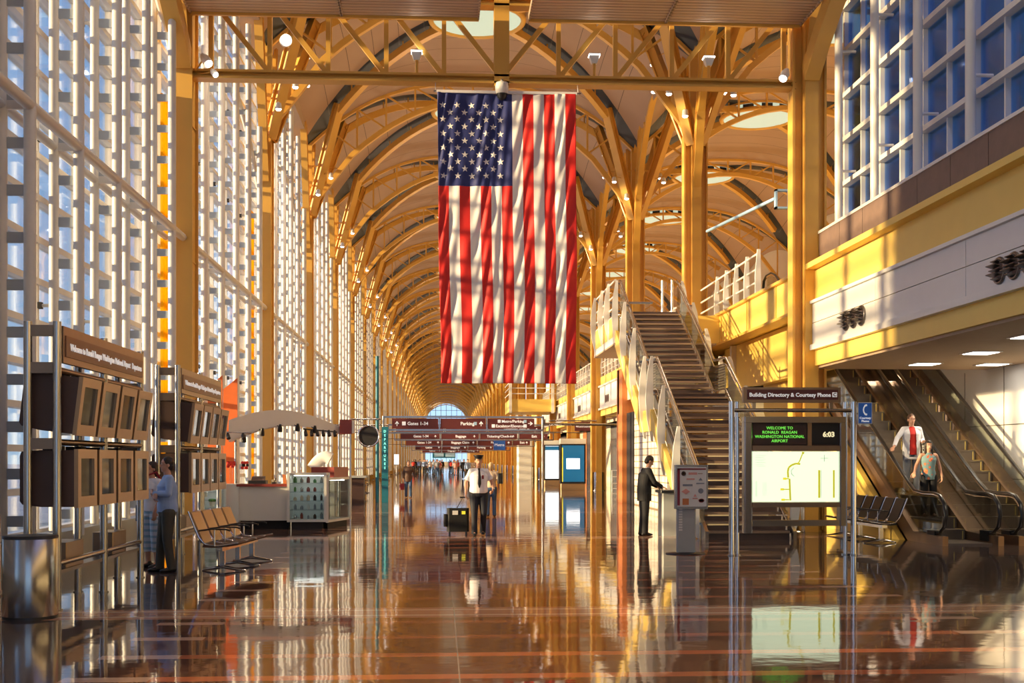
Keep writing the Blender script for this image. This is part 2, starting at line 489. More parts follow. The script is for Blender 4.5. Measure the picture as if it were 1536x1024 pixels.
g = MB(); g.yprism(arch, WY+.15, WY+.18, 'glass_clear'); g.build('pane', f)
w = MB()
for i in range(9): w.box(XL+1.2+i*1.45-.05, XL+1.2+i*1.45+.05, WY+.1, WY+.25, 1.2, 4.5, 'dark_steel')
f = struct('window_2', w); MB().box(XL+1.2, XR-1.2, WY+.15, WY+.18, 1.2, 4.5, 'glass_clear').build('pane', f)

# ---------------- left glass wall, one window per bay
MY = [2.07, 4.3, 6.5, 8.6, 10.8]
MTOP = [13.6, 14.6, 14.9, 14.4, 12.0]
def mast(top):
    mb = MB(); mb.sweep([(XL, 0, .45), (XL, 0, top)], .085, 'tube_paint', 12); mb.sweep([(-6.03, 0, .45), (-6.03, 0, top)], .078, 'tube_paint', 12)
    z = .78
    while z < top-.1:
        mb.box(-5.96, -5.72, -.02, .02, z-.075, z+.075, 'rung_grey'); z += .65
    z = 1.43
    while z < top:
        mb.tube((-6.03, 0, z), (-6.27, 0, z), .028, 'tube_paint', 6); mb.box(-6.27, -6.21, -.05, .05, z-.05, z+.05, 'black_matt'); z += 2.6
    return mb.mesh('glazing_mast')
MASTS = {t: mast(t) for t in set(MTOP)}
def glazing_grid():
    mb = MB()
    for y in MY: mb.box(-6.42, -6.27, y-.045, y+.045, .5, 15.2, 'tube_paint')
    z = .5
    while z < 15.3:
        mb.box(-6.44, -6.24, .0, 12.2, z-.05, z+.05, 'tube_paint'); z += .65
    for y in (.0, 12.2): mb.box(-6.5, -6.2, y-.02 if y else 0, y+.02 if not y else 12.2, .5, 15.2, 'tube_paint')
    return mb.mesh('window_grid')
GRID = glazing_grid()
PANE = MB().box(-6.35, -6.33, 0, 12.2, .5, 15.2, 'glass_clear').mesh('window_pane')
mb = MB()
for x, r in ((XL, .085), (-6.03, .07)): mb.sweep([(x+.0, .3, 6.5), (x, 11.9, 6.5)], r, 'tube_paint', 8)
for y in MY: mb.box(-6.03, XL, y-.03, y+.03, 6.44, 6.56, 'tube_paint')
RAIL = mb.mesh('cross_rail')
mb = MB(); pts = []
for i in range(17):
    t = i/16; pts.append((XL-.22, .25+11.7*t, 10.4+1.9*(1-(2*t-1)**2)))
mb.sweep(pts, .075, 'tube_paint', 8); ARCHB = mb.mesh('arched_brace')
def link(me, name, parent, loc=(0,0,0)):
    o = bpy.data.objects.new(name, me); COL.objects.link(o); o.parent = parent; o.location = loc
    return o
wn = 3
for n in range(-3, NB):
    o = bpy.data.objects.new(f'window_{wn}', GRID); wn += 1; COL.objects.link(o); o['kind'] = 'structure'; o.location = (0, YN(n), 0)
    link(PANE, 'pane', o); link(RAIL, 'cross_rail', o); link(ARCHB, 'arched_brace', o)
    for y, tp in zip(MY, MTOP): link(MASTS[tp], 'glazing_mast', o, (0, y, 0))
mb = MB(); mb.box(-7.2, -5.9, Y0, YEND, 0, .5, 'grey_laminate'); struct('trim_1', mb)
# roof edge beam above the glass, and an unseen block added to cut the sun
struct('trim_2', MB().box(-6.6, XL+.05, Y0, YEND, 15.2, 16.6, 'ceiling_brown'))
struct('wall_sunblock', MB().box(-20., -9., 8., 15.6, 0, 19., 'sunblock_grey'))
mb = MB(); mb.box(-6.6, 24, Y0-.4, Y0, 12, 19, 'cream_wall'); mb.box(9, 24, Y0-.4, Y0, 0, 12, 'cream_wall')
for x in (-6.5, -3.6, -.7, 2.2, 5.1, 8.0): mb.box(x-.1, x+.1, Y0-.3, Y0, 0, 12, 'tube_paint')
for z in (3, 6, 9): mb.box(-6.5, 9, Y0-.3, Y0, z-.1, z+.1, 'tube_paint')
wb = struct('wall_back', mb); MB().box(-6.5, 9, Y0-.2, Y0-.18, 0, 12, 'glass_clear').build('pane', wb)

# ---------------- columns with branching heads
HALL = {'left': 1, 'right': -1}
def shaft(mb, right):
    m = 'yellow_steel'
    if right:
        mb.box(-.15, .15, -.36, .36, .0, 12.3, m); mb.box(-.36, .36, -.10, .10, .0, 12.3, m)
        mb.box(-.39, -.34, -.2, .2, .0, 12.3, m); mb.box(.34, .39, -.2, .2, 0, 12.3, m)
    else:
        mb.box(-.20, .14, -.28, .28, 0, 12.3, m); mb.box(-.24, .20, -.34, -.29, 0, 12.3, m); mb.box(-.24, .20, .29, .34, 0, 12.3, m)
        for z in (3, 6, 9): mb.box(-.24, .16, -.285, .285, z, z+.03, m)
def branches(right):
    B = []
    def br(a, b, w, h):
        mb = MB(); mb.ibeam(a, b, w, h, 'yellow_steel', (0, 0, 1), .05); mb.beam(a, b, w*.5, h*.86, 'yellow_steel'); B.append(('branch', mb))
    sx = (1, -1) if right else (1,)
    for s in sx:
        for q in (1, -1): br((.12*s, .16*q, 12.0), (1.44*s, 1.44*q, 16.35), .34, .34)
    for q in (1, -1): br((0, .2*q, 10.6), (0, 1.7*q, 15.6), .26, .34)
    mb = MB(); mb.box(-.17, .17, -.1, .1, 12.2, 16.2, 'yellow_steel'); B.append(('central_post', mb))
    # bulb lamps on thin rods inside the head
    return B
def column(right, full):
    t = thing('steel_column', 'x', 'column')
    mb = MB(); shaft(mb, right); mb.build('shaft', t, True)
    mb = MB(); mb.lathe([(.36, 0), (.36, .03), (.33, .05), (.33, .95), (.31, .98), (.31, .99)], (0, 0, 0), 'steel', 24); mb.build('base_drum', t, True)
    if full:
        for nm, b in branches(right): b.build(nm, t, True)
    else:
        m2 = MB()
        for nm, b in branches(right): m2.add(b.v, b.f, 'yellow_steel')
        m2.build('branching_head', t, True)
    mb = MB()
    for z in (13.2, 14.1): mb.box(-.8 if right else -.1, .8, -.03, .03, z-.03, z+.03, 'yellow_steel'); mb.box(-.03, .03, -.8, .8, z-.03, z+.03, 'yellow_steel')
    mb.build('cross_tie', t, True)
    return t
cl = {(r, f): column(r, f) for r in (False, True) for f in (True, False)}
used = set()
for n in range(0, NB+1):
    for right in (False, True):
        key = (right, n <= 5); p = cl[key]
        c = p if key not in used else copy_tree(p); used.add(key)
        c.location = (XR if right else XL, YN(n), 0)
        row = 'along the mezzanine edge' if right else 'against the window wall'
        if 1 <= n <= 5: c['label'] = f'yellow steel column with branching head {row}, {ORD[n]} in its row'
        elif n == 0: c['label'] = f'yellow steel column {row}, just beside the camera'
        else: c['label'] = f'far yellow steel column {row}, beyond the fifth'; c['group'] = f'far columns {row}'
# yellow fins in the glass behind the window-wall columns
FIN = MB()
for y in (-.20, .0, .20): FIN.box(-6.10, -6.05, y-.085, y+.085, .5, 9.6, 'yellow_fin')
FINM = FIN.mesh('yellow_fin')
for n in range(1, NB+1):
    o = bpy.data.objects.new(f'trim_{n+2}', FINM); COL.objects.link(o); o.location = (0, YN(n)-.22, 0); o['kind'] = 'structure'

# ---------------- arched trusses across the hall and along the column line
def arch_truss(half, rise_edge, full):
    # local: spans x from -half..half
    t = thing('arched_truss', 'x', 'roof truss')
    def top(x): return 17.72 - rise_edge*abs(x/half)**2.5
    def bot(x):
        a = abs(x/half)
        if a > .736: return 14.6 - (a-.736)/.264*2.4
        return 16.95 - 2.35*(a/.736)**2
    N = 24
    tp = [(-half+2*half*i/N, 0, top(-half+2*half*i/N)) for i in range(N+1)]
    bt = [(-half*.985+2*half*.985*i/N, 0, bot(-half*.985+2*half*.985*i/N)) for i in range(N+1)]
    a = MB(); b = MB(); w = MB()
    for i in range(N):
        a.beam(tp[i], tp[i+1], .16, .13, 'yellow_steel'); b.beam(bt[i], bt[i+1], .22, .20, 'yellow_steel')
    xs = [-.88+1.76*i/10 for i in range(11)]
    for i, q in enumerate(xs):
        x = q*half; w.beam((x, 0, bot(x)), (x, 0, top(x)), .08, .08, 'yellow_steel', (0, 1, 0))
        if i < 10:
            x2 = xs[i+1]*half
            if i < 5: w.beam((x, 0, top(x)), (x2, 0, bot(x2)), .07, .07, 'yellow_steel')
            else: w.beam((x, 0, bot(x)), (x2, 0, top(x2)), .07, .07, 'yellow_steel')
    a.build('top_chord', t, True); b.build('bottom_chord', t, True); w.build('web', t, True)
    return t
ar = arch_truss(7., 2.8, True); first = True
for n in range(2, NB+1):
    for cx, row in ((XC, 'main hall'), (XC+14, 'mezzanine')):
        if cx > 10 and n > 9: continue
        c = ar if first else copy_tree(ar); first = False
        c.location = (cx, YN(n), 0)
        if n <= 5: c['label'] = f'yellow arched truss spanning the {row} at the {ORD[n]} pair of columns'
        else: c['label'] = f'far yellow arched truss spanning the {row}'; c['group'] = f'far arched trusses over the {row}'
al = arch_truss(6.1, 2.1, True); first = True
for n in range(1, 12):
    c = al if first else copy_tree(al); first = False
    c.location = (XR, YN(n)+6.1, -.75); c.rotation_euler = (0, 0, R(90))
    c['label'] = f'yellow arched truss running lengthwise from the {ORD[n]} mezzanine-edge column to the next' if n <= 4 else 'far lengthwise arched truss over the mezzanine edge'
    if n > 4: c['group'] = 'far lengthwise arched trusses'
# diagonal ribs of each vault
def rib_mesh(sx, sy):
    mb = MB(); pts = []
    for i in range(9):
        t = i/8
        x = sx*(5.56*(1-t)+1.25*t); y = sy*(4.66*(1-t)+1.05*t)
        pts.append((x, y, roof_z(x, y)-.50+.22*t))
    for i in range(8): mb.beam(pts[i], pts[i+1], .26, .28, 'yellow_steel')
    for i in (1, 3, 5, 7):
        x, y, z = pts[i]; mb.beam((x, y, z), (x, y, roof_z(x, y)), .06, .06, 'yellow_steel')
    return mb.mesh('vault_rib')
RIB = [rib_mesh(a, b) for a in (1, -1) for b in (1, -1)]
for o in [o for o in COL.objects if o.data is DOME and o.location.y > 27]:
    for r in RIB: link(r, 'vault_rib', o)

# ---------------- flat truss at the first columns
TY = 27.0
t = thing('flat_truss', 'straight yellow truss above the flag between the two nearest columns', 'roof truss', (XC, TY, 10.1))
MB().ibeam((XL+.1, TY, 10.16), (XR-.3, TY, 10.16), .34, .20, 'yellow_steel', t=.05).build('bottom_chord', t)
MB().ibeam((XL+.1, TY, 11.9), (XR-.3, TY, 11.9), .34, .20, 'yellow_steel', t=.05).build('top_chord', t)
vx = [XC+1.29*k for k in range(-5, 6)]
for k, x in enumerate(vx):
    if k == 5: continue
    MB().beam((x, TY, 10.2), (x, TY, 11.9), .10, .12, 'yellow_steel', (0, 1, 0)).build('upright', t)
for k in range(5):
    MB().beam((vx[k], TY, 11.85), (vx[k+1], TY, 10.22), .09, .11, 'yellow_steel').build('diagonal', t)
    MB().beam((vx[10-k], TY, 11.85), (vx[9-k], TY, 10.22), .09, .11, 'yellow_steel').build('diagonal', t)
MB().box(XC-.17, XC+.17, TY-.17, TY+.17, 10.0, 15.5, 'yellow_steel').build('central_post', t)
for sx, w in ((XR-.02, 'mezzanine edge'), (XL+.02, 'window wall')):
    q = []
    for i in range(15):
        u_ = i/14; q.append((sx, 15.1+11.6*u_, 10.35+2.1*(1-(2*u_-1)**2)))
    mb = MB()
    for a, b in zip(q, q[1:]): mb.beam(a, b, .34, .42, 'yellow_steel')
    tag(mb.build('arched_beam', loc=(sx, 21, 10.4)), f'thick yellow arched beam rising from the nearest column along the {w}', 'beam')
# ceiling baffles
bx = [(-5.45, -2.22, 'against the window wall'), (-2.16, .80, 'just inside the window-side end'), (1.97, 4.98, 'just past the central post'), (5.04, 8.05, 'at the mezzanine end')]
for a, b, w in bx:
    t = thing('ceiling_baffle', f'ribbed copper-coloured acoustic baffle above the truss, {w}', 'ceiling panel', ((a+b)/2, 25.6, 11.5), 0, 'ribbed baffles over the truss')
    mb = MB(); mb.box(a, b, 24.6, 26.6, 11.42, 11.5, 'corrugated'); mb.build('ribbed_sheet', t)
    mb = MB(); mb.box(a-.03, b+.03, 26.58, 26.66, 11.36, 11.56, 'yellow_steel'); mb.box(a-.03, b+.03, 24.54, 24.62, 11.36, 11.56, 'yellow_steel'); mb.box(a-.04, a, 24.6, 26.6, 11.38, 11.54, 'corrugated'); mb.box(b, b+.04, 24.6, 26.6, 11.38, 11.54, 'corrugated'); mb.build('edge_frame', t)
    mb = MB()
    for x in (a+.4, b-.4): mb.tube((x, 25.6, 11.5), (x, 25.6, 16.), .02, 'dark_steel', 6)
    mb.build('hanger', t)
# lamps on the truss
def uplight(x, w):
    t = thing('uplight', f'small upward floodlight on a stalk on the flat truss, {w}', 'lamp', (x, TY-.1, 10.26), 0, 'uplights on the flat truss')
    MB().tube((x, TY-.1, 10.26), (x, TY-.1, 10.55), .035, 'yellow_steel', 8).build('stalk', t)
    MB().add([(x-.06, TY-.16, 10.55), (x+.06, TY-.16, 10.55), (x+.06, TY-.04, 10.55), (x-.06, TY-.04, 10.55), (x-.13, TY-.22, 10.76), (x+.13, TY-.22, 10.76), (x+.13, TY+.02, 10.76), (x-.13, TY+.02, 10.76)],
             [(0,3,2,1),(0,1,5,4),(1,2,6,5),(2,3,7,6),(3,0,4,7)], 'white_paint').build('lamp_head', t)
    MB().box(x-.125, x+.125, TY-.215, TY+.015, 10.72, 10.75, 'lamp_glow').build('lens', t)
uplight(-.55, 'window side of the flag'); uplight(3.44, 'just beside the flag'); uplight(6.05, 'nearest the mezzanine')
def spot(name_l, p, aim, L=.26, r=.09, group=None, rod=None):
    t = thing('spotlight', name_l, 'lamp', p, 0, group)
    p = Vector(p); d = (Vector(aim)).normalized()
    MB().sweep([p-d*L*.5, p-d*L*.1, p+d*L*.5], [r*.55, r, r], 'white_paint', 12).build('lamp_body', t)
    MB().sweep([p+d*(L*.5-.01), p+d*(L*.5+.012)], r*.82, 'lamp_glow', 12).build('lens', t)
    if rod: MB().tube(p-d*L*.2, rod, .02, 'yellow_steel', 6).build('bracket', t)
    return t
spot('twin spotlight body fixed to the nearest window-side column head', (-5.15, 26.6, 10.38), (.5, -.5, -.7), .34, .1, rod=(-5.4, 26.8, 10.2))
spot('small spotlight beneath the twin fitting at the window-side column head', (-5.0, 26.75, 10.15), (.5, -.5, -.7), .2, .07, rod=(-5.3, 26.9, 10.15))
spot('spotlight pair fitting on the mezzanine end of the flat truss', (7.72, 26.6, 10.3), (-.4, -.5, -.7), .34, .1, rod=(7.9, 26.9, 10.2))
spot('dazzling white spotlight glowing behind the flat truss', (-3.85, 30., 12.0), (.2, -1, -.2), .3, .15, rod=(-3.9, 30.6, 12.2))
# dome camera
t = thing('dome_camera', 'white dome security camera hanging under the middle of the truss', 'camera', (XC, 26.75, 9.95))
MB().lathe([(.02, .0), (.13, -.02), (.15, -.1), (.15, -.24), (.13, -.27)], (XC, 26.75, 10.06), 'white_paint', 20).build('housing', t)
MB().lathe([(.12, -.27), (.10, -.35), (.05, -.40), (.001, -.415)], (XC, 26.75, 10.06), 'black', 20).build('camera_dome', t)
MB().tube((XC, 26.75, 10.06), (XC, 26.95, 10.2), .03, 'white_paint', 8).build('mount', t)

# lamps among the branches of the column heads
def headlamp():
    t = thing('branch_lamp', 'x', 'lamp')
    MB().tube((0, 0, 0), (.75, 0, .02), .018, 'yellow_steel', 6).build('rod', t, True)
    MB().lathe([(.03, .0), (.085, -.03), (.10, -.15), (.10, -.22)], (.72, 0, .0), 'white_paint', 12).build('lamp_body', t, True)
    MB().lathe([(.095, -.22), (.07, -.26), (.001, -.28)], (.72, 0, 0), 'lamp_glow', 12).build('bulb', t, True)
    return t
hl = headlamp(); first = True
spots = [(.55, .5, 14.2, 20), (.5, -.55, 13.6, -40), (.8, .7, 15.3, 60), (.4, -.3, 12.9, -80)]
for n in range(2, 10):
    for side, x0 in ((1, XL), (-1, XR), (2, XR)):
        for j, (dx, dy, z, a) in enumerate(spots):
            if side == 2 and j > 1: continue
            s = -1 if side == -1 else 1
            c = hl if first else copy_tree(hl); first = False
            c.location = (x0+s*dx, YN(n)+dy, z); c.rotation_euler = (0, 0, R(a) if s > 0 else R(180-a))
            w = 'window-wall' if side == 1 else 'mezzanine-edge'
            if n <= 4: c['label'] = f'small white lamp on a rod among the branches of the {ORD[n]} {w} column head'; c['group'] = f'lamps in the {ORD[n]} {w} column head'
            else: c['label'] = f'tiny lamp in a far {w} column head'; c['group'] = f'lamps in far {w} column heads'

# ---------------- mezzanine
# near building face (camera side of the first column)
def fascia(y0, y1, zb, full=True):
    mb = MB()
    mb.box(8.38, 22.4, y0, y1, zb, 6.0, 'bright_yellow')
    return mb
mb = MB()
mb.box(8.42, 22.4, Y0, 26.75, 3.75, 6.0, 'bright_yellow')
wl = struct('wall_right', mb)
MB().box(8.30, 8.42, Y0, 26.75, 4.10, 4.22, 'white_paint').build('lower_ledge', wl)
mb = MB()
for i in range(11):
    y = 26.7-4.0*i
    for z0, z1 in ((4.23, 4.70), (4.715, 5.14)): mb.box(8.36, 8.43, y-3.985, y, z0, z1, 'panel_white')
mb.build('white_fascia_panel', wl)
MB().box(8.30, 8.42, Y0, 26.75, 5.145, 5.21, 'white_paint').build('middle_ledge', wl)
MB().box(8.20, 8.46, Y0, 26.75, 5.92, 6.04, 'bright_yellow').build('upper_ledge', wl)
mb = MB(); y = 26.6
while y > Y0+2: mb.box(8.50, 8.95, y-1.38, y, 6.04, 6.72, 'stone_brown'); y -= 1.4
mb.build('stone_parapet', wl)
MB().box(8.48, 8.97, Y0, 26.62, 6.72, 6.78, 'white_paint').build('coping', wl)
mb = MB(); mb.box(8.5, 22.3, Y0, 26.9, 3.70, 3.76, 'ceiling_brown')
sof = struct('ceiling_soffit', mb)
def vent(y, z, lab, grp):
    t = thing('air_vent', lab, 'vent', (8.35, y, z), 0, grp)
    mb = MB()
    pts = [(8.34, y+.185*math.cos(2*math.pi*i/24), z+.185*math.sin(2*math.pi*i/24)) for i in range(25)]
    mb.sweep(pts, .025, 'dark_steel', 6, False); mb.build('rim', t)
    MB().disc((8.352, y, z), .185, (-1, 0, 0), 'dark_brown', 24, .006).build('backing', t)
    mb = MB()
    for k in range(5):
        q = -.13+.065*k; h = math.sqrt(.17**2-q*q); mb.beam((8.30-.05*(k%2), y-h, z+q), (8.30-.05*(k%2), y+h, z+q), .10, .012, 'dark_steel', (.3, 0, 1))
    mb.build('louvre', t)
for i, w in enumerate(('nearest the yellow column', 'in the middle', 'farthest from the yellow column')):
    vent(24.35-.46*i, 4.50, f'round brown louvred vent in the sunlit fascia trio, {w}', 'vents in the sunlit fascia')
    vent(17.52-.46*i, 4.46, f'round black louvred vent in the shaded fascia trio, {w}', 'vents in the shaded fascia')
# upper glass wall
mb = MB()
for i in range(20):
    y = 26.4-2.2*i
    mb.box(9.0, 9.18, y-.05, y+.05, 6.72, 15.2, 'tube_paint'); mb.box(9.0, 9.12, y-1.1-.025, y-1.1+.025, 6.72, 15.2, 'tube_paint')
z = 6.8
while z < 15.2: mb.box(8.93, 9.2, Y0, 26.6, z-.05, z+.05, 'tube_paint'); z += .98
uw = struct('window_60', mb)
MB().box(9.09, 9.11, Y0, 26.6, 6.75, 15.2, 'glass_blue').build('pane', uw)
for i in range(20):
    y = 25.62-2.17*i
    m2 = MB(); m2.sweep([(8.62, y, 6.76), (8.62, y, 15.2)], .085, 'tube_paint', 12)
    for z in (7.9, 10.5, 13.1): m2.tube((8.62, y, z), (9.0, y, z), .03, 'tube_paint', 6)
    m2.build('glazing_mast', uw)
struct('trim_60', MB().box(8.5, 9.3, Y0, 26.9, 15.2, 17.2, 'ceiling_brown'))
struct('wall_upper', MB().box(10., 22.3, 26.4, 26.7, 6.0, 16.5, 'cream_wall'))
struct('wall_east', MB().box(22.4, 22.8, Y0, YEND, 0, 17.5, 'cream_wall'))
# soffit lights
for i, (x, y) in enumerate(((10.4, 25.3), (11.9, 25.3), (10.4, 22.6), (12.9, 23.1), (9.9, 19.6), (12.6, 20.4))):
    t = thing('soffit_light', f'flat square downlight in the escalator soffit, number {i+1} counting away from the hall column', 'lamp', (x, y, 3.69), 0, 'soffit downlights over the escalator entrance')
    w = ('beside the column', 'above the escalator top', 'near the fascia', 'over the glass wall', 'close to the camera', 'deep under the ceiling')[i]
    t['label'] = f'flat square downlight set in the escalator soffit, {w}'
    MB().box(x-.30, x+.30, y-.30, y+.30, 3.685, 3.70, 'white_paint').build('frame', t)
    MB().box(x-.25, x+.25, y-.25, y+.25, 3.676, 3.69, 'soffit_glow').build('diffuser', t)
# mezzanine floor beyond
mb = MB()
mb.box(8.55, 9.25, 27.1, YN(14), 5.12, 5.98, 'bright_yellow'); mb.box(12.5, 22.4, 26.9, YEND, 5.12, 5.98, 'bright_yellow')
mb.box(9.25, 12.5, 34.6, YEND, 5.12, 5.98, 'bright_yellow')
mb.box(8.55, 9.25, YN(14), YEND, 5.12, 5.98, 'bright_yellow')
struct('floor_mezzanine', mb)
# bridge fascia between first and second columns
mb = MB(); mb.box(8.40, 8.56, 27.36, YN(2)-.36, 5.15, 5.98, 'bright_yellow')
fb = struct('trim_61', mb)
mb = MB(); mb.box(8.30, 8.56, 27.36, YN(2)-.36, 5.98, 6.05, 'yellow_steel'); mb.box(8.30, 8.70, 27.36, YN(2)-.36, 5.08, 5.15, 'yellow_steel')
for y in (29.7, 32.6, 35.6): mb.box(8.38, 8.41, y-.02, y+.02, 5.15, 5.98, 'yellow_steel')
mb.build('flange', fb)
# recessed yellow walls, sloping escalator casing and low ceiling seen under the bridge
mb = MB(); mb.xprism([(27.4, 3.75), (29.6, 3.75), (33.5, 3.75), (37.5, 3.9), (37.5, 5.1), (27.4, 5.1)], 8.95, 9.2, 'bright_yellow')
struct('wall_bulkhead', mb)
mb = MB(); mb.box(9.25, 22.3, 36.0, YEND, 3.7, 5.1, 'cream_wall'); struct('ceiling_low', mb)
mb = MB(); mb.box(12.5, 12.8, 20., 36.0, 0, 3.7, 'panel_white'); mb.box(12.5, 12.8, 27., 36.0, 3.7, 5.1, 'panel_white')
for z in (1.2, 2.4): mb.box(12.49, 12.5, 20., 36., z, z+.015, 'dark_steel')
for y in (22., 24., 26., 28., 30.): mb.box(12.49, 12.5, y, y+.015, 0, 3.7, 'dark_steel')
struct('wall_escalator', mb)
struct('wall_under_escalator', MB().box(8.8, 12.5, 36., 36.2, 0, 5.1, 'cream_wall'))
for i, (x, y) in enumerate(((10.2, 38.6), (11.2, 40.5), (10.4, 43.))):
    pass
# far bays: fascia with white panels and vents, per bay
def bay_fascia(L):
    mb = MB(); mb.box(8.42, 9.3, 0, L, 3.95, 5.15, 'bright_yellow'); f = mb
    p = MB(); p.box(8.37, 8.42, .1, L-.1, 4.35, 5.45, 'panel_white')
    l = MB(); l.box(8.28, 8.45, 0, L, 4.25, 4.35, 'white_paint'); l.box(8.28, 8.45, 0, L, 5.45, 5.53, 'white_paint'); l.box(8.42, 8.5, 0, L, 5.53, 6.0, 'bright_yellow')
    return f.mesh('bay_fascia'), p.mesh('bay_panel'), l.mesh('bay_ledge')
FA = bay_fascia(BAY-.8)
vm = MB()
for j in range(3): vm.disc((8.355, 0+.5*j, 4.75), .2, (-1, 0, 0), 'dark_brown', 16, .012)
VM = vm.mesh('fascia_vent')
def guard_rail(L):
    n = 9; ps = []
    t = thing('guard_rail', 'x', 'railing')
    for i in range(n+1):
        y = L*i/n; mb = MB(); mb.yprism([(-.02, .0), (.07, .0), (.07, 1.2), (.0, 1.2), (-.06, .55)], y-.03, y+.03, 'white_paint'); mb.build('post', t, True)
    for z, r in ((1.12, .03), (.78, .02), (.48, .02), (.2, .02)):
        MB().tube((.0, 0, z), (.0, L, z), r, 'white_paint', 6).build('rail', t, True)
    return t
gr = guard_rail(BAY-.8)
for n in range(3, 25):
    if n == 3: y = YN(3)+.4
    y = YN(n)+.4
    o = bpy.data.objects.new(f'trim_{60+n}', FA[0]); COL.objects.link(o); o.location = (0, y, 0); o['kind'] = 'structure'
    link(FA[1], 'white_fascia_panel', o); link(FA[2], 'ledge', o); link(VM, 'vent', o, (0, 1.2, 0)); link(VM, 'vent', o, (0, 8., 0))
    c = gr if n == 3 else copy_tree(gr)
    c.location = (8.47, y, 6.0)
    if n <= 5: c['label'] = f'white mezzanine guard rail starting at the {ORD[n]} mezzanine-edge column'
    else: c['label'] = 'white mezzanine guard rail in one of the far bays'; c['group'] = 'far mezzanine guard rails'
def second(n, y0, L):
    o = bpy.data.objects.new(f'trim_{100+n}', FA[0]); COL.objects.link(o); o.location = (0, y0, 0); o['kind'] = 'structure'
    link(FA[1], 'white_fascia_panel', o); link(FA[2], 'ledge', o); link(VM, 'vent', o, (0, 8., 0))
second(2, YN(2)+.4, 0)
c = copy_tree(gr); c.location = (8.47, YN(2)+.4, 6.0); c['label'] = 'white mezzanine guard rail behind the top landing of the stairs'
# guard rail on the bridge (between column 1 and 2)
t = thing('guard_rail', 'white guard rail on the yellow bridge beam beside the escalator top', 'railing', (8.45, 33., 6.05))
for y in (31.6, 32.8, 34., 35.2, 36.4): 
    MB().yprism([(8.36, 6.05), (8.52, 6.05), (8.5, 7.25), (8.42, 7.25), (8.36, 6.6)], y-.035, y+.035, 'white_paint').build('post', t)
for z in (7.15, 6.75, 6.4): MB().tube((8.46, 31.6, z), (8.46, 38.7, z), .03, 'white_paint', 8).build('rail', t)
# ground floor shop fronts on the mezzanine side beyond the second column
shops = [('cream_wall', 63.9, 66.), ('dark_glazing', 66., 72.), ('cream_wall', 72., 76.), ('dark_glazing', 76., 84.), ('orange_wood', 84., 86.), ('cream_wall', 86., 96.), ('dark_glazing', 96., 108.), ('cream_wall', 108., 140.), ('orange_wood', 140, 150), ('cream_wall', 150, YEND)]
mb = MB()
for m, a, b in shops: mb.box(10.2, 10.6, a, b, 0, 4., m)
mb.box(9.3, 10.6, 64., YEND, 3.7, 3.95, 'cream_wall')
struct('wall_shops', mb)
struct('wall_cross', MB().box(10.6, 22.3, 62., 62.3, 0, 3.7, 'cream_wall'))
# brown portal and lit shutter under the stair landing
mb = MB(); mb.box(6.85, 7.3, 45.2, 46.6, 0, 5.12, 'orange_wood'); mb.box(6.85, 10, 46.0, 46.4, 3.4, 5.1, 'orange_wood')
t = tag(mb.build('shop_portal', loc=(7, 46, 0)), 'orange wood portal frame of the shop beneath the stairs', 'door frame')
mb = MB(); mb.box(7.02, 7.3, 43.6, 45.2, 0, 3.4, 'black_matt'); t2 = tag(mb.build('shop_dark_opening', loc=(7.1, 44, 0)), 'black slab standing for the dark opening between the lit shutter and the orange portal', 'door')  # black slab gives the shade inside the shop opening
mb = MB(); mb.box(7.05, 7.15, 37.2, 43.55, 0, 3.9, 'lit_shutter'); tag(mb.build('security_shutter', loc=(7.1, 40, 0)), 'pale gridded security shutter on the shop beneath the stairs', 'shutter')
struct('wall_shop', MB().box(7.05, 8.1, 37.2, 46.0, 3.9, 5.12, 'cream_wall'))
# ------------------------------------------------------------------ flag
FX0, FX1, FZ0, FZ1, FY = -.09, 3.0, 3.33, 9.80, 26.72
def flag_pt(u, v):
    # u across 0..1, v down 0..1; hangs with slight lean and creases
    x = FX0 + (FX1-FX0)*u + .075*v*(1-u*.6) + .02*math.sin(9*v+3*u)*v
    z = FZ1 - (FZ1-FZ0)*v
    s = FX0 + (FX1-FX0)*u
    y = FY + .014*math.sin(s*11+math.sin(v*7)*1.3)*min(1, v*6+.25) + .012*math.sin(s*23+v*19+2*math.sin(s*5)) + .014*math.sin(v*46+s*15+3*math.sin(s*7)) + .05*math.sin(u*4+v*3)
    return (x, y, z)
t = thing('hanging_flag', 'huge red, white and blue starred and striped banner hanging from the truss', 'flag', (1.45, FY, 6.5))
NU, NV = 156, 200
vs = [flag_pt(i/NU, j/NV) for j in range(NV+1) for i in range(NU+1)]
mb = MB(); reg = {'flag_red': [], 'flag_white': [], 'flag_blue': []}
for j in range(NV):
    for i in range(NU):
        k = int(i/NU*13); v = (j+.5)/NV
        m = 'flag_red' if k % 2 == 0 else 'flag_white'
        if k < 7 and v < .32: m = 'flag_blue'
        a = j*(NU+1)+i; reg[m].append((a, a+NU+1, a+NU+2, a+1))
o0 = 0; mb.v = vs
for m, fs in reg.items():
    q = mb.mi(m)
    for f in fs: mb.f.append(list(f)); mb.m.append(q); mb.sm.append(True)
fo = mb.build('flag_cloth', t)
md = fo.modifiers.new('thick', 'SOLIDIFY'); md.thickness = .006; md.offset = 0
mb = MB()
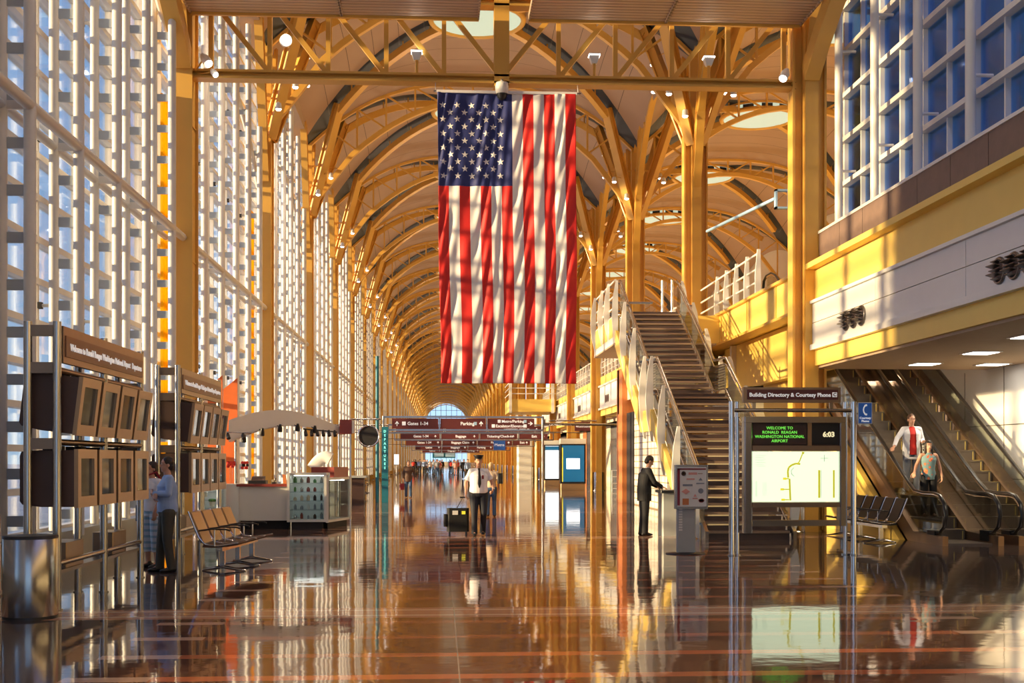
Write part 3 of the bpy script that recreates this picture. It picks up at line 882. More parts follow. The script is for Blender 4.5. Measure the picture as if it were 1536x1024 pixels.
for r in range(11):
    n = 5 if r % 2 == 0 else 4
    for c in range(n):
        u = (.038+.1035*c+(0 if n == 5 else .052)); v = .043+r*.0242
        ctr = flag_pt(u, v); x0, y0, z0 = ctr
        pts = []
        for k in range(10):
            a = math.pi*.5+math.pi*k/5+.15*math.sin(r*3+c); rr = .078 if k % 2 == 0 else .031
            uu = u+rr*math.cos(a)/(FX1-FX0); vv = v-rr*math.sin(a)/(FZ1-FZ0)
            p = flag_pt(uu, vv); pts.append((p[0], p[1]-.009, p[2]))
        q = flag_pt(u, v); pts.append((q[0], q[1]-.009, q[2]))
        mb.add(pts, [((k+1) % 10, k, 10) for k in range(10)], 'flag_white')
st = mb.build('embroidered_stars', t)
MB().box(FX0-.02, FX1+.03, FY-.012, FY+.03, FZ1-.01, FZ1+.05, 'flag_white').build('header_band', t)
mb = MB(); mb.tube((FX0-.08, FY+.02, FZ1+.03), (FX1+.12, FY+.02, FZ1+.03), .018, 'steel', 8); mb.build('pole', t)
for x in (FX0-.04, FX1+.06): MB().tube((x, FY+.02, FZ1), (x, 26.9, 10.08), .008, 'white_paint', 6).build('hanging_wire', t)

# ------------------------------------------------------------------ flight monitor racks
RX0, RX1 = -4.46, -4.15
def rack(y0, step, label):
    t = thing('monitor_rack', label, 'display stand', (-4.3, y0, 0))
    ys = [y0+step*i for i in range(3)]
    for y in ys:
        for x in (RX0, RX1):
            if y != ys[0] or True:
                mb = MB(); mb.tube((x, y, 0), (x, y, 3.12), .045, 'steel', 14); mb.lathe([(.06, 0), (.06, .015)], (x, y, 0), 'steel', 14); mb.build('post', t)
    for y in (ys[0], ys[2]):
        for z in (3.02, 2.62, 1.80):
            MB().box(RX0, RX1, y-.025, y+.025, z-.06, z+.06, 'bronze').build('cross_bar', t)
    for z in (2.60, 1.82, .50):
        for x in (RX0, RX1):
            if z < 1 and x == RX0: continue
            MB().tube((x, ys[0], z), (x, ys[2], z), .032, 'bronze' if z > 1 else 'steel', 10).build('rail', t)
    MB().box(RX0, RX1, ys[0], ys[2], .38, .42, 'dark_steel').build('cable_tray', t)
    mb = MB(); mb.box(RX1+.0, RX1+.05, ys[0]+.06, ys[2]-.06, 2.68, 3.08, 'bronze'); hp = mb.build('header_panel', t)
    MB().box(RX1+.05, RX1+.062, ys[0]+.12, ys[2]-.12, 2.75, 2.98, 'sign_brown').build('sign_face', hp)
    lettering('Welcome to Ronald Reagan Washington National Airport', .108, (RX1+.064, ys[0]+.26, 2.83), (0, 1, 0), (0, 0, 1), 'sign_white', hp, 'LEFT', bold=.002)
    lettering('Departures', .108, (RX1+.064, ys[2]-.2, 2.83), (0, 1, 0), (0, 0, 1), 'sign_white', hp, 'RIGHT', bold=.002)
    return t, ys
def monitor_mesh():
    # local: centre at origin, screen faces +x, y width .72, z height .62
    t = thing('flight_monitor', 'x', 'monitor')
    mb = MB(); W, H = .36, .31
    mb.yprism([(-.05, -H), (.30, -H), (.30, H), (-.05, H), (-.26, H*.95), (-.28, H*.8), (-.28, -H*.8), (-.25, -H*.92)], -W, W, 'casing_brown')
    mb.build('casing', t, True)
    mb = MB()
    mb.box(.30, .345, -W, W, .22, H+.012, 'bezel_tan'); mb.box(.30, .345, -W, W, -H-.012, -.20, 'bezel_tan')
    mb.box(.30, .345, -W, -.25, -.20, .22, 'bezel_tan'); mb.box(.30, .345, .25, W, -.20, .22, 'bezel_tan')
    mb.build('bezel', t, True)
    MB().box(.295, .315, -.25, .25, -.20, .22, 'screen').build('screen', t, True)
    MB().box(-.12, .06, -.10, .10, H, H+.05, 'black_matt').build('mounting_bracket', t, True)
    return t
mon = None
NTH = ('first', 'second', 'third', 'fourth')
def fill(rackname, ys, base_label):
    global mon
    L = ys[2]-ys[0]
    for r, (zc, tilt) in enumerate(((2.25, 7), (1.42, 0))):
        for i in range(4):
            if mon is None: mon = monitor_mesh(); m = mon
            else: m = copy_tree(mon)
            m.location = (-4.30+(.02 if r == 0 else 0), ys[0]+.46+i*(L-1.16)/3, zc); m.rotation_euler = (0, R(tilt), 0)
            m['label'] = f'brown flight monitor, {NTH[i]} from the near end of the {"upper" if r == 0 else "lower"} row on the {rackname} rack'
            m['group'] = f'flight monitors on the {rackname} rack'
_, ysA = rack(13.25, 1.80, 'tall steel flight-monitor rack behind the steel litter bin')
fill('closer', ysA, '')
_, ysB = rack(19.2, 1.75, 'tall steel flight-monitor rack beyond the man in the blue shirt')
fill('farther', ysB, '')
for (y, rk, w) in ((14.0, 'closer', 'near the litter bin'), (15.9, 'closer', 'near its far end'), (20.3, 'farther', 'near its closer end'), (21.7, 'farther', 'near its far end')):
    mb = MB(); mb.cbox(-4.44, -4.18, y-.32, y+.32, .42, .70, 'bronze', .01)
    tag(mb.build('equipment_box', loc=(-4.3, y, .42)), f'metal equipment box on the low tray of the {rk} monitor rack, {w}', 'box', f'boxes on the {rk} rack tray')

# litter bins
def bin_(x, y, r, h, label):
    t = thing('litter_bin', label, 'bin', (x, y, 0))
    MB().lathe([(r*.97, 0), (r, .02), (r, h), (r*.97, h+.01), (r*.9, h+.01), (r*.9, h-.2)], (x, y, 0), 'steel', 40).build('drum', t)
    MB().lathe([(r*1.01, 0), (r*1.01, .03)], (x, y, 0), 'black', 40).build('base_ring', t)
    MB().lathe([(r*.90, h-.06), (.001, h-.08)], (x, y, 0), 'black_matt', 30).build('liner', t)
    MB().lathe([(r*1.01, h-.012), (r*1.01, h+.015), (r*.88, h+.02)], (x, y, 0), 'black', 40).build('rim', t)
bin_(-4.22, 12.62, .27, .83, 'round brushed steel litter bin with a black rim before the monitor rack')

# ------------------------------------------------------------------ beam seating
def bench(n, seat_mat, back_mat, label, group=None, pitch=.56):
    # runs along +y, people face +x
    t = thing('seat_row', label, 'bench', (0, 0, 0), 0, group)
    L = pitch*n
    MB().box(-.05, .05, .05, L-.05, .30, .36, 'chrome').build('beam', t, True)
    for y in (.25, L/2, L-.25) if n > 3 else (.25, L-.25):
        mb = MB(); mb.box(-.035, .035, y-.03, y+.03, .03, .32, 'chrome')
        mb.sweep([(-.30, y, .012), (-.2, y, .03), (0, y, .06), (.2, y, .03), (.34, y, .012)], [(.03, .012), (.035, .018), (.04, .03), (.035, .018), (.03, .012)], 'chrome', 8)
        mb.build('leg', t, True)
    for i in range(n):
        y0 = pitch*i+.03; y1 = pitch*(i+1)-.03
        mb = MB(); pr = [(-.22, .40), (-.10, .385), (.12, .40), (.25, .43), (.30, .42), (.29, .395), (.12, .365), (-.10, .35), (-.24, .36)]
        mb.yprism(pr, y0, y1, seat_mat); mb.build('seat', t, True)
        mb = MB(); pr = [(-.22, .42), (-.27, .42), (-.36, .66), (-.45, .86), (-.43, .87), (-.405, .86), (-.32, .66)]
        mb.yprism(pr, y0+.02, y1-.02, back_mat); mb.build('backrest', t, True)
        for yy in (y0+.005, y1-.005):
            mb = MB(); mb.sweep([(.29, yy, .42), (.0, yy, .375), (-.2, yy, .40), (-.29, yy, .50), (-.36, yy, .67), (-.445, yy, .88)], (.014), 'chrome', 6)
            mb.build('side_frame', t, True)
    for i in range(n+1):
        if i in (0, n) and n > 4: continue
        y = pitch*i
        mb = MB(); mb.sweep([(-.28, y, .60), (-.1, y, .625), (.12, y, .62), (.18, y, .60)], [(.028, .012)]*4, 'black', 8); mb.tube((-.05, y, .38), (-.05, y, .61), .013, 'chrome', 6); mb.build('armrest', t, True)
    return t
b1 = bench(4, 'jacket_brown', 'bezel_tan', 'row of four chrome and tan seats by the farther monitor rack')
b1.location = (-3.22, 17.55, 0); b1.rotation_euler = (0, 0, -R(5))
b2 = bench(5, 'black', 'black', 'row of five black seats with chrome edges beside the escalator')
b2.location = (8.6, 25.6, 0); b2.rotation_euler = (0, 0, R(180))
b3 = bench(4, 'black', 'bezel_tan', 'row of wood-backed black seats just past the display cases')
b3.location = (-3.95, 37.5, 0); b3.rotation_euler = (0, 0, -R(4))
b4 = dup(b1, (-4.0, 52.5, 0), 0, 'row of seats beyond the black round clock')
b5 = dup(b1, (-3.9, 58, 0), 0, 'distant row of seats past the teal pylon')

# ------------------------------------------------------------------ kiosk booth by the window wall
def bottles(mb_list, *a): pass
t = thing('service_counter', 'long off-white service counter with a red-brown top', 'counter', (-4.4, 29, 0))
MB().box(-4.75, -3.62, 28.55, 29.15, .20, 1.0, 'counter_white').build('front_panel', t)
MB().box(-4.75, -3.62, 28.75, 29.15, 0, .20, 'black_matt').build('plinth', t)
MB().box(-4.8, -3.60, 28.48, 29.25, 1.0, 1.06, 'red_brown').build('countertop', t)
MB().box(-5.15, -4.75, 28.50, 29.2, .0, 1.06, 'counter_white').build('end_block', t)
def case(pts, z0, z1, label, shelves, lit, kick=True):
    # pts: plan polygon, first edge pts[0]->pts[1] is the glazed front
    cx = sum(p[0] for p in pts)/len(pts); cy = sum(p[1] for p in pts)/len(pts)
    t = thing('display_case', label, 'display case', (cx, cy, 0))
    def sh(q): return [(cx+(x-cx)*q, cy+(y-cy)*q) for x, y in pts]
    if kick: MB().prism(sh(.86), 0, z0, 'black_matt').build('plinth', t)
    MB().prism(pts, z0, z0+.06, 'counter_white').build('base', t)
    MB().prism(pts, z1-.05, z1, 'counter_white').build('top', t)
    n = len(pts)
    for i in range(n):
        MB().prism([(pts[i][0]+dx*.03, pts[i][1]+dy*.03) for dx, dy in ((-1,-1),(1,-1),(1,1),(-1,1))], z0, z1, 'counter_white').build('corner_post', t)
    for i in range(n):
        a = Vector((*pts[i], 0)); b = Vector((*pts[(i+1) % n], 0)); d = (b-a).normalized()
        m = 'glass_case' if i in (0, 1) else 'counter_white'
        MB().beam((a.x, a.y, (z0+z1)/2), (b.x, b.y, (z0+z1)/2), .012, z1-z0-.1, m).build('glass_pane' if i < 2 else 'back_panel', t)
    for k in range(shelves):
        z = z0+.06+(z1-z0-.1)*(k+1)/(shelves+1) if k < shelves else 0
        MB().prism(sh(.93), z, z+.015, 'glass_clear').build('shelf', t)
    if kick: MB().prism([(cx+(x-cx)*.8, cy+(y-cy)*.12) for x, y in pts], z1-.075, z1-.052, 'soffit_glow').build('fill_strip', t)  # added glowing strip to brighten the inside of the case
    return t, (cx, cy)
t1, c1 = case([(-3.58, 28.4), (-2.72, 28.4), (-2.72, 29.2), (-3.58, 29.2)], .17, 1.32, 'tall glass display case with four shelves of goods', 4, False)
t2, c2 = case([(-2.68, 28.45), (-2.28, 30.1), (-3.0, 30.3), (-3.0, 29.25), (-2.72, 29.2)], .15, 1.20, 'angled low glass case at the aisle corner of the booth', 2, True)
t3, c3 = case([(-5.62, 27.6), (-5.05, 27.6), (-5.05, 28.4), (-5.62, 28.4)], .25, 1.12, 'small glass case with pots beside the window column', 3, False)
mb = MB(); mb.prism([(-2.62, 29.6), (-2.36, 30.7), (-3.2, 30.9), (-3.2, 29.8)], 1.20, 1.45, 'red_brown')
tag(mb.build('till_cabinet', loc=(-2.8, 30.2, 1.2)), 'red-brown till cabinet on the corner of the booth', 'cabinet')
gr_ = random.Random(3); ci = 0
cols = ['white_paint', 'dark_brown', 'steel', 'beige_cloth', 'red_brown', 'leaf_green', 'grey_cloth']
for k in range(5):
    z = .232+(1.05)*(k)/5 if k else .231
    for i in range(5):
        x = -3.46+i*.155; h = .08+.07*gr_.random(); r = .025+.02*gr_.random()
        zz = .17+.06+(1.05)*k/5+.016 if k else .232
        m = cols[gr_.randrange(7)]
        mb = MB(); mb.lathe([(r*.9, 0), (r, .01), (r, h*.7), (r*.5, h*.85), (r*.5, h)], (x, 28.7, zz), m, 10)
        tag(mb.build('souvenir_jar', loc=(x, 28.7, zz)), 'small jar-like souvenir on a shelf of the tall glass display case', 'souvenir', 'souvenirs in the tall glass case')
for i, (x, y, z) in enumerate(((-5.4, 27.9, .33), (-5.25, 27.9, .56), (-5.42, 27.95, .78))):
    mb = MB(); mb.lathe([(.05, 0), (.07, .11), (.06, .11)], (x, y, z), 'white_paint', 12)
    o = mb.build('flower_pot', loc=(x, y, z)); tag(o, ('white pot on the lowest shelf of the small window-side case', 'white pot with a green plant on the middle shelf of the small case', 'white pot on the top shelf of the small window-side case')[i], 'plant pot')
    if i == 1:
        m2 = MB(); [m2.ell((x+.04*math.cos(a), y+.04*math.sin(a), z+.14), (.05, .05, .04), 'leaf_green', 8, 5) for a in (0, 1.5, 3, 4.5)]; m2.build('foliage', o)
# white arched canopy with spotlights
def canopy():
    t = thing('booth_canopy', 'white curved canopy beam arching over the booth', 'canopy', (-3.7, 29.5, 2.6))
    pts = []; N = 20
    top = []; bot = []
    for i in range(N+1):
        q = i/N; x = -5.0+2.55*q; y = 28.6+1.9*q; z = 2.44+.40*math.sin(math.pi*min(1, q*.92+.10))
        th = .34*(1-q)**.8+.17
        top.append((x, y, z)); bot.append((x, y, z-th))
    vs = []
    for a, b in zip(top, bot):
        for p, dy in ((a, 0), (b, 0)): vs.append(p)
        vs.append((b[0], b[1]+.45, b[2])); vs.append((a[0], a[1]+.45, a[2]))
    fs = []
    for i in range(N):
        for k in range(4): fs.append((i*4+k, (i+1)*4+k, (i+1)*4+(k+1) % 4, i*4+(k+1) % 4)[::1])
    fs.append((0, 1, 2, 3)); fs.append((N*4+3, N*4+2, N*4+1, N*4))
    mb = MB(); mb.add(vs, fs, 'white_paint'); mb.build('curved_fascia', t)
    for x, y in ((-4.9, 29.0), (-2.6, 30.8)):
        MB().tube((x, y, 0), (x, y, 2.5), .035, 'steel', 10).build('post', t)
    MB().box(-2.55, -2.25, 30.3, 30.62, 2.28, 2.64, 'red_brown').build('end_box', t)
    MB().box(-2.24, -2.18, 30.3, 30.62, 2.3, 2.62, 'white_paint').build('end_plate', t)
    return bot
bt = canopy()
for k, i in enumerate((2, 5, 8, 11, 14)):
    p = bt[i]; q = Vector(p)+Vector((.12, -.30, -.04)); w = ('at its window end', 'second from its window end', 'at its middle', 'second from its aisle end', 'at its aisle end')[k]
    t = thing('track_spotlight', f'black spotlight on an arm under the white canopy, {w}', 'lamp', q, 0, 'black spotlights under the canopy')
    MB().tube((p[0], p[1]+.05, p[2]+.02), q, .015, 'black', 6).build('arm', t)
    d = Vector((-.1, .3, -.9)).normalized(); MB().sweep([q-d*.08, q+d*.02, q+d*.10], [.03, .055, .06], 'black', 10).build('lamp_head', t)
t = thing('lighting_bar', 'dark bar of clustered spotlights hung under the canopy', 'lamp', (-2.9, 29.9, 2.3))
MB().tube((-3.35, 29.4, 2.38), (-2.6, 30.1, 2.32), .02, 'black', 6).build('bar', t)
for i in range(6):
    x = -3.3+.13*i; y = 29.44+.12*i; MB().sweep([(x, y, 2.37), (x, y, 2.30), (x+.02, y-.05, 2.22)], [.02, .04, .045], 'black', 8).build('lamp_head', t)
t = thing('lighting_bar', 'chrome lighting bar with four spotlights before the orange panels', 'lamp', (-5.0, 28.2, 2.2))
MB().tube((-5.6, 28.2, 2.28), (-4.4, 28.2, 2.26), .02, 'chrome', 8).build('bar', t)
for x in (-5.35, -5.1, -4.95, -4.6): MB().sweep([(x, 28.2, 2.26), (x, 28.2, 2.2), (x+.03, 28.15, 2.12)], [.02, .045, .05], 'black', 8).build('lamp_head', t)
MB().tube((-5.55, 28.2, 0), (-5.55, 28.2, 2.3), .03, 'chrome', 8).build('post', t)
for i, (x, y, w) in enumerate(((-5.32, 28.62, 'nearer'), (-5.12, 29.5, 'farther'))):
    mb = MB(); mb.yprism([(x-.17, 0), (x+.17, 0), (x+.17, 3.62), (x-.17, 3.34)], y, y+.04, 'orange_panel')
    tag(mb.build('orange_screen', loc=(x, y, 0)), f'tall orange slant-topped screen behind the counter, {w} of the pair', 'screen panel', 'orange screens behind the counter')
# things on the counter
t = thing('flower_vase', 'tall clear vase of red flowers at the window end of the counter', 'vase', (-4.98, 28.8, 1.06))
MB().lathe([(.03, 0), (.035, .2), (.05, .42)], (-4.98, 28.8, 1.06), 'glass_case', 12).build('vase', t)
mb = MB()
for i in range(9): a = i*.7; mb.ell((-4.98+.07*math.cos(a), 28.8+.07*math.sin(a), 1.52+.05*math.sin(i*2.1)), (.045, .045, .04), 'flower_red', 8, 5)
mb.build('flower_head', t)
t = thing('flower_vase', 'slim vase of red and dark flowers, second on the counter', 'vase', (-4.68, 28.95, 1.06))
MB().lathe([(.03, 0), (.03, .2), (.04, .40)], (-4.68, 28.95, 1.06), 'glass_case', 12).build('vase', t)
mb = MB()
for i in range(9): a = i*.7; mb.ell((-4.68+.06*math.cos(a), 28.95+.06*math.sin(a), 1.50+.07*math.sin(i*2.1)), (.04, .04, .04), 'flower_red' if i % 3 else 'hair_dark', 8, 5)
mb.build('flower_head', t)
t = thing('cash_register', 'low dark cash register on the middle of the counter', 'cash register', (-4.35, 28.85, 1.06))
MB().cbox(-4.58, -4.15, 28.7, 29.05, 1.06, 1.14, 'black', .02).build('drawer', t)
MB().xprism([(28.75, 1.14), (29.0, 1.14), (29.0, 1.24), (28.88, 1.22)], -4.5, -4.2, 'casing_brown').build('keypad', t)
t = thing('card_reader', 'small black card reader on the counter near the display case', 'card reader', (-3.98, 28.8, 1.06))
MB().cbox(-4.02, -3.92, 28.72, 28.88, 1.06, 1.10, 'black', .01).build('pad', t)
MB().tube((-3.97, 28.82, 1.08), (-3.93, 28.85, 1.2), .012, 'black', 6).build('stalk', t)
mb = MB(); mb.yprism([(-3.74, 1.06), (-3.66, 1.06), (-3.70, 1.28), (-3.76, 1.28)], 28.7, 28.86, 'orange_wood'); tag(mb.build('card_holder', loc=(-3.7, 28.78, 1.06)), 'slim orange wooden card holder on the counter end', 'card holder')
# booth odds: white shell seat, screen, blue sheet
mb = MB(); mb.sweep([(-3.3+.35*math.sin(a*math.pi/8)*0+.5*(i/8)-.25, 33.4, 1.25+.45*math.sin(math.pi*i/8*.55+.3)) for i, a in enumerate(range(9))], [(.03+.018*i, .18) for i in range(9)], 'white_paint', 10)
tag(mb.build('shell_hood', loc=(-3.2, 33.4, 1.2)), 'curved white hood rising behind the display cases', 'hood')
MB_ = MB().cbox(-3.45, -2.9, 33.2, 33.7, 0, 1.25, 'counter_white', .03); tag(MB_.build('pedestal', loc=(-3.2, 33.4, 0)), 'white pedestal block under the curved white hood', 'pedestal')
t = thing('information_desk', 'dark slatted desk at the foot of the teal pylon', 'desk', (-3.6, 47, 0))
MB().box(-4.9, -2.95, 46., 46.9, 0, .95, 'dark_brown').build('body', t); MB().box(-5.0, -2.85, 45.9, 47., .95, 1.02, 'grey_laminate').build('top', t)
# round clock and pylon
t = thing('round_clock', 'large round black-faced clock with a chrome rim', 'clock', (-2.65, 44.0, 2.5))
MB().sweep([(-2.65, 44.0, 2.5), (-2.65, 44.16, 2.5)], .38, 'black_matt', 32).build('face', t)
pts = [(-2.65+.38*math.cos(2*math.pi*i/32), 44.0, 2.5+.38*math.sin(2*math.pi*i/32)) for i in range(33)]
MB().sweep(pts, .035, 'chrome', 8, False).build('rim', t)
MB().tube((-2.65, 44.08, 2.85), (-2.65, 44.08, 3.12), .025, 'steel', 8).build('hanger', t)
MB().tube((-3.3, 44.08, 3.12), (-2.2, 44.08, 3.12), .03, 'steel', 8).build('support_bar', t)
MB().tube((-3.3, 44.08, 0), (-3.3, 44.08, 3.12), .03, 'steel', 8).build('post', t)
t = thing('bank_pylon', 'tall teal pylon with glowing vertical letters on its edge', 'sign', (-2.2, 46.2, 0))
MB().box(-2.28, -2.03, 46.1, 46.35, 0, 2.9, 'teal').build('pylon_body', t)
MB().tube((-2.45, 46.2, 0), (-2.45, 46.2, 5.6), .07, 'teal', 10).build('mast_pole', t)
for i, ch in enumerate('DEPARTURES'):
    lettering(ch, .13, (-2.155, 46.09, 2.68-.155*i), (1, 0, 0), (0, 0, 1), 'cyan_letter', t, bold=.004)
# ------------------------------------------------------------------ overhead signs
def arrow(x, y, z, s, d, m, parent):
    # arrow in the xz plane facing -y
    pu = [(-.06, -.5), (.06, -.5), (.06, .05), (.28, -.17), (.38, -.07), (0, .42), (-.38, -.07), (-.28, -.17), (-.06, .05)]
    out = []
    for a, b in pu:
        if d == 'right': a, b = b, -a
        if d == 'left': a, b = -b, a
        out.append((x+a*s, z+b*s))
    tri = [(0, 1, 2), (0, 2, 8), (2, 3, 4), (2, 4, 5), (2, 5, 8), (8, 5, 6), (8, 6, 7)]
    mb = MB(); mb.add([(px, y, pz) for px, pz in out], [t_ for t_ in tri], m)
    mb.f = [f for f in mb.f]
    return mb.build('arrow', parent)
def icon(x, y, z, s, parent, m='sign_white'):
    return MB().box(x-s/2, x+s/2, y-.004, y, z-s/2, z+s/2, m).build('pictogram', parent)
def overhead(y, z0, z1, panels, label, group=None, posts=True, texts=None, bar=True):
    t = thing('overhead_sign', label, 'sign', ((panels[0][0]+panels[-1][1])/2, y, z0), 0, group)
    xa = panels[0][0]-.35; xb = panels[-1][1]+.35
    for z in (z0-.06, z1+.06): MB().box(xa, xb, y-.04, y+.10, z-.035, z+.035, 'steel').build('rail', t)
    for a, b in panels:
        MB().box(a, b, y-.02, y+.08, z0, z1, 'sign_maroon').build('panel', t)
    for x in [xa, xb]+[(panels[i][1]+panels[i+1][0])/2 for i in range(len(panels)-1)]:
        MB().box(x-.03, x+.03, y-.035, y+.09, z0-.06, z1+.06, 'steel').build('divider', t)
    if posts:
        for x in (xa, xb): MB().tube((x, y+.03, 0), (x, y+.03, z1+.1), .05, 'steel', 10).build('post', t)
    return t
Y1 = 49.; s = overhead(Y1, 2.91, 3.32, [(-2.0, -.12), (-.04, 1.80), (1.90, 3.80)], 'nearest overhead maroon direction sign with white arrows, gates and parking', posts=False)
for x in (-2.35, 4.15): MB().tube((x, Y1+.03, 0), (x, Y1+.03, 3.42), .055, 'steel', 10).build('post', s)
arrow(-1.80, Y1-.025, 3.12, .22, 'up', 'sign_white', s); icon(-1.52, Y1-.022, 3.115, .15, s)
lettering('Gates 1-34', .19, (-1.38, Y1-.022, 3.05), (1,0,0), (0,0,1), 'sign_white', s, 'LEFT', bold=.003)
lettering('Parking', .19, (.78, Y1-.022, 3.05), (1,0,0), (0,0,1), 'sign_white', s, 'LEFT', bold=.003); icon(1.38, Y1-.022, 3.115, .13, s, 'light_blue'); arrow(1.62, Y1-.025, 3.12, .22, 'up', 'sign_white', s)
icon(2.36, Y1-.022, 3.21, .12, s); lettering('Metro/Parking', .16, (2.46, Y1-.022, 3.155), (1,0,0), (0,0,1), 'sign_white', s, 'LEFT', bold=.003); icon(3.42, Y1-.022, 3.21, .12, s, 'light_blue')
icon(2.12, Y1-.022, 3.02, .13, s); lettering('Escalator/Elevator', .16, (2.22, Y1-.022, 2.965), (1,0,0), (0,0,1), 'sign_white', s, 'LEFT', bold=.003); icon(3.42, Y1-.022, 3.02, .13, s); arrow(3.65, Y1-.025, 3.12, .22, 'right', 'sign_white', s)
specs = [(56., 2.95, 3.2, [(-2.1, .1), (.2, 2.1), (2.2, 4.7)], 'second overhead maroon sign, mostly hidden behind the nearest one', [('', 0), ('', 0), ('Ticketing/Check-in', .16)]),
         (71., 2.87, 3.2, [(-2.4, -.1), (0, 2.2), (2.3, 4.5), (4.6, 6.3)], 'third overhead maroon sign listing gates and baggage', [('Gates 1-34', .2), ('Baggage', .2), ('Ticketing/Check-in', .2), ('Exit', .2)]),
         (92., 2.75, 3.2, [(-2.7, .0), (.1, 2.7), (2.8, 5.4), (5.5, 6.8)], 'fourth overhead maroon sign with small white lettering', [('Gates 1-34', .24), ('Baggage Claim', .24), ('Parking', .24), ('Exit', .24)]),
         (125., 2.7, 3.2, [(-2.7, .0), (.1, 2.7), (2.8, 5.4), (5.5, 6.8)], 'fifth overhead sign, thin and dark above the crowd', [('Gates', .3), ('Baggage', .3), ('Parking', .3), ('Exit', .3)]),
         (170., 2.7, 3.3, [(-2.7, .0), (.1, 2.7), (2.8, 5.4)], 'farthest overhead sign above the crowd', [('Gates', .36), ('Baggage', .36), ('Parking', .36)])]
for (y, z0, z1, pn, lab, tx) in specs:
    s = overhead(y, z0, z1, pn, lab, posts=False)
    MB().tube((-5.5, y+.03, z1+.06), (8.3, y+.03, z1+.06), .03, 'steel', 6).build('support_bar', s)
    for (a, b), (txt, sz) in zip(pn, tx):
        if not txt: continue
        lettering(txt, sz, ((a+b)/2+.05, y-.022, (z0+z1)/2-sz*.33), (1,0,0), (0,0,1), 'sign_white', s, bold=.004)
        arrow(b-.25, y-.025, (z0+z1)/2, (z1-z0)*.5, 'up', 'sign_white', s)
t = thing('blue_sign', 'small glowing blue hanging sign among the maroon ones', 'sign', (3.6, 80, 2.4))
MB().box(2.98+.5, 3.66+.6, 80, 80.1, 2.3, 3.0, 'blue_sign').build('panel', t); lettering('Metro', .26, (3.87, 79.99, 2.56), (1,0,0), (0,0,1), 'sign_white', t)
for x in (3.6, 4.15): MB().tube((x, 80.05, 3.0), (x, 80.05, 3.5), .02, 'steel', 6).build('hanger', t)
MB().tube((3.5, 80.05, 3.5), (8.1, 80.05, 3.5), .04, 'steel', 6).build('support_bar', t)
t = thing('restroom_sign', 'maroon sign bracketed out from the fourth mezzanine-edge column', 'sign', (7.4, 62.6, 3))
MB().box(6.95, 7.75, 62.3, 62.4, 3.15, 3.62, 'sign_maroon').build('panel', t); lettering('Restrooms', .15, (7.42, 62.29, 3.33), (1,0,0), (0,0,1), 'sign_white', t); MB().tube((5.6, 62.35, 3.68), (8.1, 62.35, 3.68), .035, 'steel', 8).build('bracket_bar', t)
arrow(7.05, 62.28, 3.38, .12, 'left', 'sign_white', t)
t = thing('bracket_arm', 'long thin grey arm reaching from the nearest overhead sign to the columns', 'bracket', (5., Y1, 3.12))
MB().tube((4.2, Y1+.03, 3.12), (8.1, 51.1, 3.14), .04, 'steel', 8).build('arm', t)
# ------------------------------------------------------------------ advertising light boxes
def adbox(x0, x1, y, z1, label, kind):
    t = thing('advertising_lightbox', label, 'light box', ((x0+x1)/2, y, 0))
    MB().cbox(x0, x1, y, y+.35, 0, .36, 'bezel_tan', .02).build('base', t)
    MB().box(x0-.03, x1+.03, y-.02, y+.37, .36, z1, 'black').build('cabinet', t)
    MB().cbox(x0-.05, x1+.05, y-.05, y+.4, z1, z1+.28, 'counter_white', .02).build('header', t)
    if kind:
        f = MB().box(x0+.06, x1-.06, y-.03, y-.02, .46, z1-.08, 'ad_blue').build('poster', t)
        cx = (x0+x1)/2
        MB().cbox(cx-.36, cx+.36, y-.045, y-.03, 1.15, 1.72, 'lightbox_white', .02).build('printed_shape', f)
        MB().box(cx-.26, cx+.26, y-.055, y-.045, 1.28, 1.62, 'ad_blue').build('printed_shape', f) if False else None
        MB().box(x0+.06, x0+.12, y-.035, y-.03, .46, z1-.2, 'map_yellow').build('yellow_edge', f)
    else:
        f = MB().box(x0+.05, x1-.05, y-.03, y-.02, .46, z1-.08, 'lightbox_white').build('poster', t)
        MB().box(x0+.05, x1-.05, y-.035, y-.03, z1-.35, z1-.1, 'ad_blue').build('printed_band', f)
adbox(6.43, 7.75, 64.4, 2.50, 'glowing blue advertising light box, nearer of two', True)
adbox(6.50, 7.45, 75.5, 2.60, 'white glowing advertising light box behind the blue one', False)
# ------------------------------------------------------------------ stairs
SX0, SX1 = 5.42, 7.12
t = thing('staircase', 'straight two-flight dark stair with white and yellow sides rising to the mezzanine', 'stairs', (6.3, 24.2, 0))
def flight(y0, z0, y1, z1, n):
    dy = (y1-y0)/n; dz = (z1-z0)/n
    for i in range(n):
        y = y0+dy*i; z = z0+dz*(i+1)
        MB().box(SX0, SX1, y-.03, y+dy+.02, z-.05, z, 'tread_dark').box(SX0, SX1, y-.034, y-.028, z-.05, z-.002, 'tread_nose').build('tread', t)
        MB().box(SX0, SX1, y+dy-.02, y+dy, z+.0, z+dz*.55, 'tread_dark').build('riser', t)
MB().box(SX0, SX1, 24.2, 24.24, 0, .13, 'tread_dark').build('riser', t)
flight(24.2, 0, 29.8, 3.2, 18); flight(31.0, 3.2, 35.9, 6.0, 16)
MB().box(SX0-.05, SX1+.05, 29.8, 31.02, 3.08, 3.19, 'tread_dark').build('landing', t)
MB().box(5.22, 8.5, 35.88, 40.7, 5.15, 5.99, 'bright_yellow').build('upper_landing', t)
MB().box(5.20, 8.5, 35.86, 40.72, 5.10, 5.15, 'ceiling_brown').build('landing_soffit', t)
